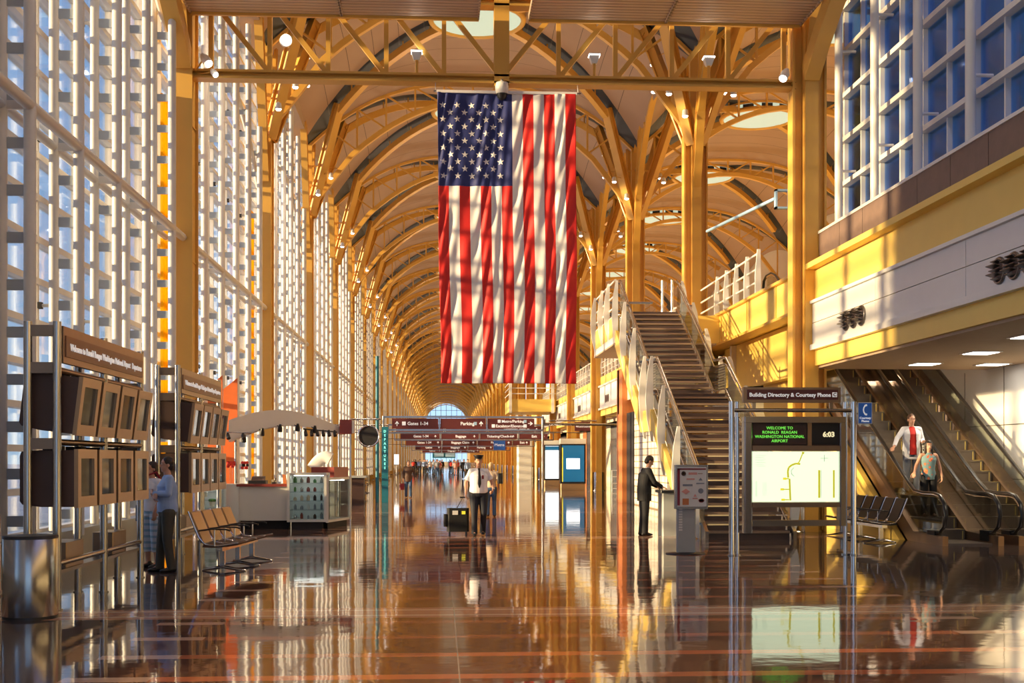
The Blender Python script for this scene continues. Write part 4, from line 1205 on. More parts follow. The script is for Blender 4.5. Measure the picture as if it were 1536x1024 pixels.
for x, w in ((SX0-.09, 'yellow_steel'), (SX1+.02, 'yellow_steel')):
    mb = MB()
    mb.xprism([(24.0, 0), (24.5, 0), (29.9, 2.95), (31.1, 2.95), (36.0, 5.75), (36.0, 6.02), (31.0, 3.25), (29.8, 3.25), (24.0, .18)], x, x+.07, 'steel')
    mb.build('stringer', t)
    mb = MB(); d = -.5
    mb.xprism([(26.0, .35), (29.6, 2.35), (31.3, 2.35), (36.0, 5.05), (36.0, 5.6), (31.2, 2.9), (29.85, 2.9), (25.2, .3)], x-.10 if x < 6 else x+.07, x if x < 6 else x+.17, 'bright_yellow')
    mb.build('side_plate', t)
def hand(x, side):
    pts = [(x, 24.0, 1.0), (x, 24.4, 1.13), (x, 29.75, 4.18), (x, 30.0, 4.22), (x, 30.85, 4.22), (x, 31.1, 4.24), (x, 35.85, 6.98), (x, 36.05, 7.06)]
    MB().sweep(pts, .035, 'chrome', 10).build('handrail', t)
    def off(dz): return [(p[0], p[1], p[2]-dz) for p in pts[1:]]
    MB().sweep(off(.80), .022, 'chrome', 8).build('lower_rail', t)
    MB().sweep(off(.16), .018, 'chrome', 8).build('upper_rail', t)
    poly = [(p[1], p[2]-.17) for p in pts[1:]]+[(p[1], p[2]-.8) for p in pts[:0:-1]]
    mb = MB(); a = pts[1:]
    for i in range(len(a)-1): mb.xprism([(a[i][1], a[i][2]-.17), (a[i+1][1], a[i+1][2]-.17), (a[i+1][1], a[i+1][2]-.8), (a[i][1], a[i][2]-.8)], x-.005, x+.005, 'glass_rail')
    mb.build('glass_panel', t)
hand(SX0-.02, -1); hand(SX1+.02, 1)
# louvred guard at the middle landing
for x in (SX0-.02, SX1+.02):
    mb = MB()
    for k in range(9): mb.box(x-.012, x+.012, 29.95, 30.9, 3.42+.07*k, 3.44+.07*k, 'steel')
    mb.build('landing_louvre', t)
def leaf(x, y, zb, zt, s):
    mb = MB(); h = zt-zb; q = -1 if x < 6.3 else 1
    pl = [(x, zb), (x+.05*q, zb+.02), (x+.15*q, zb+h*.25), (x+.19*q, zb+h*.5), (x+.15*q, zb+h*.78), (x+.06*q, zt), (x, zt)]
    mb.yprism(pl, y-.035, y+.035, 'white_paint'); mb.build('blade_post', t)
    mb = MB(); mb.box(x, x+.06*-q, y-.02, y+.02, zt-.12, zt-.07, 'steel'); mb.box(x, x+.06*-q, y-.02, y+.02, zt-.95, zt-.9, 'steel'); mb.build('post_bracket', t)
def rail_z(y):
    P = [(24.0, 1.0), (24.4, 1.13), (29.75, 4.18), (30.85, 4.22), (35.85, 6.98), (41, 7.05)]
    for (a, za), (b, zb) in zip(P, P[1:]):
        if a <= y <= b: return za+(zb-za)*(y-a)/(b-a)
    return 7.05
for y in (24.5, 26.5, 28.3, 29.9, 30.95, 32.6, 34.3, 35.9):
    z = rail_z(y); zb = max(.0, z-2.1)
    leaf(SX0-.11, y, zb, z+.05, 1); leaf(SX1+.11, y, max(0, z-1.3), z+.05, 1)
for y in (37.2, 38.7, 40.5):
    leaf(5.24, y, 5.3, 7.12, 1)
for z in (7.05, 6.6, 6.25): MB().tube((5.24, 35.9, z), (5.24, 40.6, z), .028, 'white_paint', 8).build('landing_rail', t)
MB().box(5.2, 5.27, 35.9, 40.6, 5.15, 6.0, 'white_paint').box(5.19, 5.28, 36.2, 37.0, 5.35, 5.95, 'bright_yellow').box(5.19, 5.28, 37.4, 38.5, 5.35, 5.95, 'bright_yellow').box(5.19, 5.28, 38.9, 40.3, 5.35, 5.95, 'bright_yellow').build('landing_edge', t)
mb = MB(); mb.box(5.4, 7.1, 40.60, 40.63, 6.15, 6.95, 'glass_rail'); mb.box(5.3, 7.2, 40.6, 40.66, 6.95, 7.02, 'steel'); mb.build('end_balustrade', t)
for x in (6.85, 7.15): MB().tube((x, 36.9, 6.0), (x, 36.9, 7.2), .04, 'chrome', 8).build('newel', t)
# ------------------------------------------------------------------ escalators
def escalator(x0, x1, label, grp):
    t = thing('escalator', label, 'escalator', ((x0+x1)/2, 22.5, 0), 0, grp)
    S = .577; ya, yb = 23.5, 33.9
    w = .10
    for x in (x0, x1-w*0):
        xa, xb = (x-.07, x+.04) if x == x0 else (x-.04, x+.07)
        pr = [(22.1, 0), (22.1, .18), (22.9, .18), (ya, .20), (yb, .16+6.0), (34.8, 6.16), (34.8, 5.9), (yb, 5.86), (ya+.3, 0)]
        MB().xprism(pr, xa, xb, 'escalator_deck').build('deck', t)
        xm = x
        g = MB(); gp = [(22.35, .28), (22.9, .28), (ya, .32), (yb, .32+6.), (34.6, 6.32), (34.6, 6.95), (yb, .92+6.), (ya, .92), (22.55, .90), (22.25, .72), (22.22, .45)]
        top = [(22.30, .80), (22.55, .92), (ya, .93), (yb, 6.93), (34.6, 6.93)]; bot = [(22.30, .17), (22.55, .17), (ya, .20), (yb, 6.15), (34.6, 6.15)]
        for i in range(4): g.xprism([top[i], top[i+1], bot[i+1], bot[i]], xm-.006, xm+.006, 'glass_rail')
        g.build('glass_balustrade', t)
        pts = [(xm, 22.75, .20), (xm, 22.40, .22), (xm, 22.18, .36), (xm, 22.10, .58), (xm, 22.18, .80), (xm, 22.38, .95), (xm, 22.65, .99), (xm, 23.2, .99), (xm, ya+.1, 1.02), (xm, ya+.5, 1.22)]
        pts += [(xm, yb-.2, 6.9), (xm, yb+.2, 7.02), (xm, 34.6, 7.02), (xm, 34.9, 6.9), (xm, 35.0, 6.65), (xm, 34.8, 6.4)]
        MB().sweep(pts, [(.042, .022)]*len(pts), 'rubber', 10).build('handrail', t)
        pb = [(p[0], p[1], p[2]) for p in pts[2:-2]]
        pb = [(xm, 22.20, .36), (xm, 22.135, .58), (xm, 22.2, .77), (xm, 22.39, .915), (xm, 22.65, .955), (xm, 23.2, .955), (xm, ya+.1, .985), (xm, ya+.5, 1.185), (xm, yb-.2, 6.865), (xm, yb+.2, 6.985), (xm, 34.6, 6.985)]
        MB().sweep(pb, [(.05, .014)]*len(pb), 'chrome', 8).build('rail_guide', t)
        MB().box(xm-.06, xm+.06, 22.5, 22.85, .06, .26, 'black').build('inlet_cap', t)
    n = 26
    MB().box(x0+.06, x1-.06, 22.3, ya, .0, .035, 'tread_grooved').build('comb_plate', t)
    for i in range(n):
        y = ya+.4*i; z = .231*(i+1)
        if z > 6.02: break
        mb = MB(); mb.box(x0+.06, x1-.06, y, y+.41, z-.05, z, 'escalator_step'); mb.box(x0+.06, x1-.06, y, y+.02, z-.24, z-.04, 'escalator_step')
        mb.box(x0+.062, x0+.10, y+.0, y+.41, z, z+.004, 'step_edge'); mb.box(x1-.10, x1-.062, y, y+.41, z, z+.004, 'step_edge')
        mb.box(x1-.12, x1-.10, y-.002, y, z-.22, z-.03, 'step_edge')
        mb.build('step', t)
    mb = MB(); mb.xprism([(24.7, 0), (34.5, 5.6), (34.5, 5.0), (25.7, 0)], x0, x1, 'dark_steel'); mb.build('truss_underside', t)
    return t
e1 = escalator(9.5, 10.55, 'escalator carrying the man in the red shirt and the woman', 'escalators')
e2 = escalator(10.98, 12.03, 'empty escalator beside the pale sunlit wall', 'escalators')
del e1['group'], e2['group']
mb = MB(); mb.xprism([(23.9, 0), (34.2, 5.95), (34.2, 3.0), (30, 0)], 9.30, 9.42, 'bright_yellow')
tag(mb.build('escalator_cladding', loc=(9.36, 27, 0)), 'yellow triangular side cladding beneath the occupied escalator', 'cladding')
mb = MB(); mb.xprism([(22.9, .0), (22.9, .17), (23.5, .19), (34.2, 6.15), (34.2, 5.75), (24.6, 0)], 10.63, 10.9, 'escalator_deck'); tag(mb.build('middle_deck', loc=(10.77, 27, 0)), 'sloping bronze deck strip between the two escalators', 'deck')
mb = MB(); mb.xprism([(22.9, .18), (23.5, .19), (34.2, 6.15), (34.2, 5.8), (24.5, 0), (22.9, 0)], 12.11, 12.36, 'escalator_deck'); tag(mb.build('outer_deck', loc=(12.3, 27, 1)), 'sloping bronze deck strip against the pale wall', 'deck')
# ------------------------------------------------------------------ directory board
DY = 20.15
t = thing('directory_board', 'framed building directory board with a lit terminal map', 'information board', (6.0, DY, 0))
for x, y in ((4.93, DY), (5.05, DY+.10), (7.04, DY), (6.93, DY+.10)): 
    mb = MB(); mb.tube((x, y, 0), (x, y, 2.62), .05 if y == DY else .035, 'chrome', 14); mb.lathe([(.07, 0), (.07, .02)], (x, y, 0), 'steel', 14); mb.build('post', t)
MB().tube((4.93, DY, 2.47), (7.04, DY, 2.47), .035, 'steel', 10).build('cross_rail', t)
hb = MB().box(5.12, 6.80, DY-.05, DY+.06, 2.60, 2.86, 'bronze').build('header_sign', t)
MB().box(5.18, 6.75, DY-.06, DY-.05, 2.65, 2.82, 'sign_maroon').build('header_face', hb)
lettering('Building Directory & Courtesy Phone', .0925, (5.215, DY-.066, 2.70), (1,0,0), (0,0,1), 'sign_white', hb, 'LEFT', bold=.0022)
icon(6.69, DY-.062, 2.735, .08, hb)
lettering('C', .08, (6.69, DY-.070, 2.71), (1,0,0), (0,0,1), 'sign_maroon', hb, bold=.003)
MB().box(5.28, 5.34, DY-.02, DY+.02, 2.47, 2.62, 'steel').build('bracket', t); MB().box(6.62, 6.68, DY-.02, DY+.02, 2.47, 2.62, 'steel').build('bracket', t)
for x0_, x1_ in ((5.13, 5.27), (6.78, 6.90)): MB().cbox(x0_, x1_, DY-.08, DY+.12, .38 if x0_ < 6 else .50, 2.255, 'steel', .02).build('frame_side', t)
MB().cbox(5.13, 6.90, DY-.08, DY+.12, 2.26, 2.36, 'steel', .02).build('frame_head', t)
MB().box(5.27, 6.78, DY-.07, DY+.10, 1.78, 1.87, 'bronze').build('frame_middle', t)
MB().box(5.27, 6.78, DY-.07, DY+.10, .82, .90, 'bronze').build('frame_lower', t)
MB().box(5.27, 6.78, DY-.05, DY+.06, .50, .60, 'steel').build('foot_rail', t)
mb = MB(); mb.box(5.27, 6.78, DY, DY+.08, 1.87, 2.26, 'dark_brown'); led = mb.build('display_housing', t)
MB().box(5.29, 6.22, DY-.02, DY, 1.89, 2.24, 'dark_brown').build('message_display', led)
MB().box(6.31, 6.76, DY-.02, DY, 1.89, 2.24, 'black').build('clock_display', led)
MB().box(6.23, 6.30, DY-.04, DY, 1.87, 2.26, 'bezel_tan').build('divider', led)
for i, (s_, w_) in enumerate((('WELCOME TO', .1), ('RONALD  REAGAN', .1), ('WASHINGTON NATIONAL', .1), ('AIRPORT', .1))):
    lettering(s_, .070, (5.75, DY-.026, 2.145-.073*i), (1,0,0), (0,0,1), 'led_green', led)
lettering('6:03', .12, (6.60, DY-.026, 2.02), (1,0,0), (0,0,1), 'led_amber', led, bold=.004)
mp = MB().box(5.28, 6.77, DY-.04, DY+.05, .91, 1.77, 'lightbox').build('map_panel', t)
def M_(u, v): return (5.28+1.49*u, DY-.046, .91+.86*v)
def strip(pts, w_, m, nm):
    mb = MB()
    for a, b in zip(pts, pts[1:]):
        mb.beam(M_(*a), M_(*b), w_, .006, m, (0, 1, 0))
    return mb.build(nm, mp)
strip([(.585, .99), (.58, .95)], .04, 'map_yellow', 'map_drawing'); strip([(.575, .95), (.54, .80), (.52, .76)], .018, 'map_yellow', 'map_drawing')
strip([(.55, .75), (.50, .76), (.45, .73), (.415, .68), (.405, .60), (.41, .48)], .03, 'map_yellow', 'map_drawing'); strip([(.425, .46), (.435, .03)], .03, 'map_yellow', 'map_drawing')
for v, u0 in ((.46, .35), (.25, .32), (.045, .33)): strip([(u0, v), (.42, v)], .018, 'map_yellow', 'map_drawing'); strip([(u0, v), (u0+.04, v)], .035, 'map_yellow', 'map_drawing')
strip([(.77, .08), (.77, .63)], .035, 'map_yellow', 'map_drawing'); strip([(.94, .08), (.94, .63)], .03, 'map_yellow', 'map_drawing')
strip([(.79, .08), (.79, .63)], .006, 'map_grey', 'map_drawing')
strip([(.83, .80), (.83, .93)], .008, 'map_grey', 'map_drawing'); strip([(.785, .865), (.875, .865)], .008, 'map_grey', 'map_drawing')
for i in range(7): strip([(.03, .92-.035*i), (.15-.02*(i % 2), .92-.035*i)], .004, 'map_grey', 'map_drawing')
for i in range(12): strip([(.03, .40-.025*i), (.05, .40-.025*i)], .006, 'map_grey', 'map_drawing'); strip([(.11, .38-.022*i), (.16, .38-.022*i)], .003, 'map_grey', 'map_drawing')
strip([(.475, .68), (.445, .62), (.45, .55), (.48, .51)], .008, 'map_grey', 'map_drawing')
t = thing('courtesy_phone_sign', 'small blue courtesy phone sign on the directory post', 'sign', (7.2, DY, 2.4))
MB().box(7.11, 7.36, DY-.015, DY+.015, 2.24, 2.61, 'white_paint').build('backing', t)
MB().box(7.122, 7.348, DY-.02, DY-.015, 2.252, 2.598, 'blue_sign').build('blue_face', t)
MB().sweep([(7.262, DY-.022, 2.56), (7.235, DY-.022, 2.555), (7.212, DY-.022, 2.52), (7.205, DY-.022, 2.48), (7.212, DY-.022, 2.44), (7.235, DY-.022, 2.405), (7.262, DY-.022, 2.40)], [.017, .014, .010, .010, .010, .014, .017], 'sign_white', 8).build('handset_symbol', t)
lettering('Courtesy', .052, (7.235, DY-.024, 2.325), (1,0,0), (0,0,1), 'sign_white', t, bold=.001)
lettering('Phone', .052, (7.235, DY-.024, 2.272), (1,0,0), (0,0,1), 'sign_white', t, bold=.001)
MB().tube((7.05, DY, 2.42), (7.12, DY, 2.42), .015, 'steel', 6).build('bracket', t)
# sign stand with sponsor marks
SY = 20.55
t = thing('poster_stand', 'grey pedestal stand holding a red-edged poster of small emblems', 'sign stand', (4.28, SY, 0))
MB().lathe([(.34, 0), (.34, .015), (.05, .03)], (4.22, SY+.02, 0), 'black', 28).build('base_plate', t)
MB().cbox(4.07, 4.40, SY, SY+.10, .02, .78, 'grey_laminate', .02).build('pedestal', t)
mb = MB()
for k in range(9): mb.box(4.10, 4.16, SY-.012, SY, .40+.045*k, .43+.045*k, 'white_paint')
mb.build('slot_row', t)
fr = MB().cbox(4.02, 4.60, SY-.06, SY+.04, .78, 1.54, 'steel', .015).build('frame', t)
MB().box(4.06, 4.57, SY-.07, SY-.06, .82, 1.50, 'panel_white').build('poster', fr)
MB().box(4.06, 4.105, SY-.074, SY-.07, .84, 1.48, 'bag_red').build('red_edge', fr); MB().box(4.06, 4.56, SY-.074, SY-.07, 1.455, 1.48, 'bag_red').build('red_edge', fr)
def em(x, z, rx, rz, m, nm='emblem'):
    pts = [(x+rx*math.cos(2*math.pi*i/20), z+rz*math.sin(2*math.pi*i/20)) for i in range(20)]
    MB().yprism(pts, SY-.076, SY-.0705, m).build(nm, fr)
em(4.17, 1.39, .04, .04, 'dark_brown'); em(4.17, 1.39, .02, .02, 'bezel_tan', 'emblem_centre')
for (x, z, w_, h_, m) in ((4.33, 1.39, .15, .04, 'pink_cloth'), (4.46, 1.39, .08, .012, 'bezel_tan'), (4.29, 1.295, .14, .025, 'pink_cloth'), (4.46, 1.22, .14, .018, 'grey_cloth'), (4.24, 1.19, .17, .035, 'grey_cloth'), (4.37, .96, .09, .02, 'pink_cloth')):
    MB().box(x-w_/2, x+w_/2, SY-.075, SY-.0705, z-h_/2, z+h_/2, m).build('printed_name', fr)
MB().yprism([(4.13, 1.08), (4.21, 1.13), (4.28, 1.08), (4.21, 1.03)], SY-.076, SY-.0705, 'pink_cloth').build('emblem', fr)
em(4.47, 1.09, .045, .045, 'grey_cloth'); MB().yprism([(4.34, .99), (4.40, .99), (4.37, 1.04)], SY-.076, SY-.0705, 'pink_cloth').build('emblem', fr)
em(4.48, .925, .05, .033, 'red_brown'); em(4.48, .925, .038, .022, 'grey_cloth', 'emblem_centre'); MB().box(4.15, 4.26, SY-.076, SY-.0705, .85, .96, 'orange_wood').build('emblem', fr)
MB().yprism([(4.43, 1.27), (4.50, 1.27), (4.465, 1.32)], SY-.076, SY-.0705, 'grey_cloth').build('emblem', fr)
# podium
t = thing('podium', 'grey podium with a black top where the suited man writes', 'podium', (5.0, 25.7, 0))
MB().cbox(4.72, 5.22, 25.4, 25.95, 0, .92, 'grey_laminate', .02).build('body', t); MB().cbox(4.66, 5.28, 25.3, 26.0, .92, .98, 'black', .02).build('top', t)
mb = MB(); mb.box(4.74, 4.93, 25.42, 25.68, .98, .99, 'white_paint'); tag(mb.build('paper', loc=(4.8, 25.5, .98)), 'white paper on the podium top', 'paper')
# blue framed sign box hung from a pipe in the mezzanine
t = thing('suspended_sign', 'pale blue square frame on a grey pipe between the mezzanine columns', 'sign', (9.2, 31, 8.2))
for a, b, c_, d_ in ((8.75, 9.15, 8.22, 8.27), (8.75, 9.15, 8.68, 8.73), (8.75, 8.80, 8.22, 8.73), (9.10, 9.15, 8.22, 8.73)): MB().box(a, b, 31., 31.15, c_, d_, 'light_blue').build('frame_bar', t)
MB().tube((8.5, 38., 8.95), (8.77, 31.1, 8.5), .05, 'light_blue', 8).build('pipe', t)
# security queue barriers & white elevator core far right
mb = MB(); mb.cbox(6.1, 7.3, 96., 97.5, 0, 5., 'panel_white', .1); tag(mb.build('elevator_shaft', loc=(6.7, 96.5, 0)), 'white clad elevator shaft beyond the light boxes', 'elevator shaft')
t = thing('guard_barrier', 'low white barrier fence beside the fourth mezzanine-edge column', 'fence', (9.1, 63, 0))
for x in (8.95, 9.5, 10.05): MB().tube((x, 62.6, 0), (x, 62.6, 1.1), .03, 'white_paint', 8).build('post', t)
for z in (1.08, .75, .4, .12): MB().tube((8.95, 62.6, z), (10.05, 62.6, z), .022, 'white_paint', 8).build('rail', t)
t = thing('far_stair', 'distant yellow stair landing with white rails jutting into the hall', 'stairs', (6.5, 88, 0))
MB().box(4.9, 8.2, 86., 92., 5.1, 6.0, 'bright_yellow').build('landing', t)
for z in (7.2, 6.8, 6.4): MB().box(4.9, 8.2, 85.97, 86.03, z-.03, z+.03, 'white_paint').build('rail', t); MB().box(4.87, 4.93, 86, 92., z-.03, z+.03, 'white_paint').build('rail', t)
for x in (4.95, 8.0): MB().box(x-.1, x+.1, 85.9, 86.1, 5., 7.3, 'white_paint').build('post', t)
# blue lit screens at the very end
mb = MB(); mb.box(-1.5, 2.4, 205, 205.3, 2.0, 3.6, 'teal'); t = tag(mb.build('screen_wall', loc=(0, 205, 2)), 'distant glowing blue screens above the crowd', 'screen')
for a, b in ((-1.2, .4), (.7, 2.3)): MB().box(a, b, 204.95, 205, 2.2, 3.4, 'light_blue').build('lit_screen', t)
MB().box(-1.4, -1.3, 205.05, 205.2, 0, 2.0, 'steel').build('post', t); MB().box(2.2, 2.3, 205.05, 205.2, 0, 2.0, 'steel').build('post', t)
t = thing('lit_panel', 'small glowing white panel on a stand near the seated travellers', 'light box', (-2.9, 78, 0))
MB().box(-3.05, -2.75, 78, 78.1, 1.35, 2.0, 'lightbox_white').build('panel', t); MB().tube((-2.9, 78.05, 0), (-2.9, 78.05, 1.35), .04, 'steel', 8).build('post', t)
# ------------------------------------------------------------------ people
def remesh(mb, name, voxel, smooth=4):
    me = mb.mesh('tmp'); o = bpy.data.objects.new('tmp', me); COL.objects.link(o)
    md = o.modifiers.new('r', 'REMESH'); md.mode = 'VOXEL'; md.voxel_size = voxel; md.use_smooth_shade = True
    if smooth:
        m2 = o.modifiers.new('s', 'SMOOTH'); m2.iterations = smooth; m2.factor = .5
    dg = bpy.context.evaluated_depsgraph_get(); dg.update()
    out = bpy.data.meshes.new_from_object(o.evaluated_get(dg)); out.name = name
    out.materials.clear(); out.materials.append(MATS[mb.names[0]])
    bpy.data.objects.remove(o)
    return out
def cap(mb, a, b, ra, rb, m='skin'):
    """tapered capsule"""
    a = Vector(a); b = Vector(b); d = (b-a); L = d.length; d = d/L if L > 1e-6 else Vector((0, 0, 1))
    mx = lambda r: max(r) if isinstance(r, tuple) else r
    sc = lambda r, q: (r[0]*q, r[1]*q) if isinstance(r, tuple) else r*q
    pts = []; rr = []
    for q in (1., .8, .45): pts.append(a-d*(mx(ra)*q*.9)); rr.append(sc(ra, math.sqrt(max(.02, 1-q*q))))
    pts += [a, b]; rr += [ra, rb]
    for q in (.45, .8, 1.): pts.append(b+d*(mx(rb)*q*.9)); rr.append(sc(rb, math.sqrt(max(.02, 1-q*q))))
    mb.sweep(pts, rr, m, 12, True)
def chain(mb, pts, rad, m='skin'):
    for i in range(len(pts)-1): cap(mb, pts[i], pts[i+1], rad[i], rad[i+1], m)
def hand_geo(mb, wrist, dirv, side, curl=.5, palm_n=None, m='skin', spread=.0):
    """palm and five fingers; dirv: direction of hand, palm_n: palm normal, side: +1/-1 thumb side sign"""
    w = Vector(wrist); d = Vector(dirv).normalized(); n = Vector(palm_n).normalized(); n = (n-d*n.dot(d)).normalized()
    s = d.cross(n).normalized()*side
    pc = w+d*.05
    mb.sweep([w-d*.01, w+d*.02, w+d*.06, w+d*.092], [(.026, .02), (.034, .018), (.042, .016), (.040, .013)], m, 12, True, flat=n)
    for i, (L, off) in enumerate(((.070, .031), (.080, .0105), (.074, -.0105), (.058, -.030))):
        b = w+d*.088+s*off; c1 = curl*(.9+.12*i)
        p = [b]; a = .25+c1*.5; cur = b
        for seg in (.45, .32, .23):
            dr = d*math.cos(a)+n*math.sin(a)+s*(off*1.5); cur = cur+dr*L*seg; p.append(cur); a += c1*.9
        chain(mb, p, [.0092, .0088, .008, .0068], m)
    b = w+d*.028+s*.030
    chain(mb, [b, b+(d*.6+s*.75+n*.25)*.036, b+(d*.85+s*.75+n*.5)*.060, b+(d*1.1+s*.6+n*.8)*.074], [.013, .0115, .0100, .0078], m)
def torso_rings(mb, rings, m):
    # rings: (center, rx(side), ry(depth))
    pts = [r[0] for r in rings]; rad = [(r[1], r[2]) for r in rings]
    mb.sweep(pts, rad, m, 20, True, flat=(0, -1, 0) if True else None)
def person(name_label, loc, rz, H, pose, wear, hair, skin='skin', female=False, group=None, fine=True, extra=None):
    """Person modelled facing -y at origin, feet at z=0. pose: dict of joints."""
    k = H/1.75
    J = dict(pelvis=(0, 0, .94), waist=(0, 0, 1.08), chest=(0, .0, 1.28), neck=(0, .01, 1.455), head=(0, -.01, 1.605),
             sL=(.168, .01, 1.385), eL=(.235, .03, 1.13), wL=(.245, -.05, .88), sR=(-.168, .01, 1.385), eR=(-.235, .03, 1.13), wR=(-.245, -.05, .88),
             hL=(.095, 0, .90), kL=(.105, -.02, .48), aL=(.11, .02, .085), hR=(-.095, 0, .90), kR=(-.105, -.02, .48), aR=(-.11, .02, .085),
             fL=(.02, -1, 0), fR=(-.02, -1, 0), look=(0, -1, 0), handL=(0, 0, -1), handR=(0, 0, -1), palmL=(-1, 0, 0), palmR=(1, 0, 0), curl=.45, girth=1., hang=0)
    J.update(pose); g = J['girth']
    V = {a: (Vector(b)*k if isinstance(b, tuple) and a not in ('look', 'handL', 'handR', 'palmL', 'palmR', 'fL', 'fR') else b) for a, b in J.items()}
    t = thing('person', name_label, 'person', loc, rz, group)
    vx = .0075 if fine else .02
    look = Vector(J['look']).normalized(); side = look.cross(Vector((0, 0, 1))).normalized(); up = side.cross(look).normalized()
    Rm = Matrix((side, -look, up)).transposed().to_3x3()
    hd = V['head']
    mb = MB()
    sw = .165 if female else .185
    torso_rings(mb, [(V['pelvis']-Vector((0,0,.09*k)), .12*k*g, .10*k*g), (V['pelvis'], .155*k*g, .115*k*g), (V['waist'], .135*k*g*(.9 if female else 1), .105*k*g), (V['chest'], .155*k*g, .115*k*g), (V['neck']-Vector((0,0,.09*k)), .145*k, .09*k), (V['neck']-Vector((0,0,.03*k)), .075*k, .06*k)], skin)
    for s in 'LR': cap(mb, V['neck']-Vector((0,0,.04*k)), V['s'+s]+Vector((0,0,.005*k)), .048*k, .050*k, skin)
    cap(mb, V['neck']-Vector((0,0,.04*k)), hd-Vector((0,0,.06*k)), .058*k, .052*k, skin)
    # head
    def hp(x, y, z): return hd + Rm @ (Vector((x, y, z))*k)
    mb.ell(hp(0, .012, .03), (.075*k, .092*k, .092*k), skin, 20, 14, Rm)
    mb.ell(hp(0, -.018, -.045), (.056*k, .066*k, .068*k), skin, 18, 12, Rm)
    mb.ell(hp(0, -.05, -.088), (.028*k, .026*k, .022*k), skin, 12, 8, Rm)
    cap(mb, hp(0, -.078, .012), hp(0, -.098, -.022), .010*k, .0145*k, skin)
    for q in (1, -1): mb.ell(hp(.075*q, .012, -.008), (.012*k, .02*k, .031*k), skin, 10, 8, Rm)
    mb.ell(hp(0, -.066, .035), (.05*k, .02*k, .010*k), skin, 12, 8, Rm)
    # arms and legs
    for s in 'LR':
        chain(mb, [V['s'+s], V['e'+s], V['w'+s]], [.050*k, .040*k, .027*k], skin)
        mid = V['e'+s]*.65+V['w'+s]*.35; cap(mb, V['e'+s], mid, .040*k, .040*k, skin)
        hand_geo(mb, V['w'+s], V['hand'+s], (1 if s == 'L' else -1)*(1), J['curl'], V['palm'+s], skin)
        chain(mb, [V['h'+s], V['k'+s], V['a'+s]], [.085*k*g, .055*k, .038*k], skin)
        f = Vector(J['f'+s]).normalized(); cap(mb, V['a'+s]+f*.0, V['a'+s]+f*.10*k-Vector((0,0,.045*k)), .030*k, .018*k, skin)
    body = bpy.data.objects.new('body', remesh(mb, 'body', vx if fine else .018, 3 if fine else 2)); COL.objects.link(body); body.parent = t
    # eyes, brows and mouth
    e = MB()
    for q in (1, -1): e.ell(hp(.030*q, -.076, .012), (.012*k, .008*k, .007*k), 'white_paint', 10, 6, Rm); e.ell(hp(.030*q, -.0825, .012), (.0055*k, .004*k, .0055*k), 'hair_dark', 8, 5, Rm); e.ell(hp(.031*q, -.084, .033), (.018*k, .006*k, .0035*k), hair[0], 8, 5, Rm)
    e.build('eyes', t, True)
    e = MB(); e.ell(hp(0, -.082, -.052), (.021*k, .006*k, .0055*k), 'red_brown' if not female else 'bag_red', 10, 5, Rm); e.build('lips', t, True)
    # hair
    if hair:
        h = MB(); hm, style = hair
        h.ell(hp(0, .022, .042), (.083*k, .094*k, .092*k), hm, 18, 12, Rm)
        h.ell(hp(0, .055, -.01), (.076*k, .058*k, .075*k), hm, 16, 10, Rm)
        if style == 'long':
            h.ell(hp(0, .02, .045), (.090*k, .098*k, .095*k), hm, 18, 12, Rm)
            for q in (1, -1): cap(h, hp(.068*q, .01, .03), hp(.078*q, .0, -.17), .034*k, .032*k, hm)
            cap(h, hp(0, .06, .0), hp(0, .07, -.17), (.065*k), .05*k, hm)
        if style == 'bob':
            for q in (1, -1): cap(h, hp(.06*q, .025, .03), hp(.062*q, .03, -.07), .030*k, .024*k, hm)
            cap(h, hp(0, .06, .0), hp(0, .065, -.09), .065*k, .05*k, hm)
        hme = remesh(h, 'hair', .009 if fine else .02, 2)
        # face opening: remove hair in front of the face
        bm = bmesh.new(); bm.from_mesh(hme)
        kill = [v for v in bm.verts if (lambda q: q.y < -.042*k and q.z < .055*k and abs(q.x) < .062*k)(Rm.transposed() @ (v.co-hd))]
        bmesh.ops.delete(bm, geom=kill, context='VERTS'); bm.to_mesh(hme); bm.free()
        ho = bpy.data.objects.new('hair', hme); COL.objects.link(ho); ho.parent = t
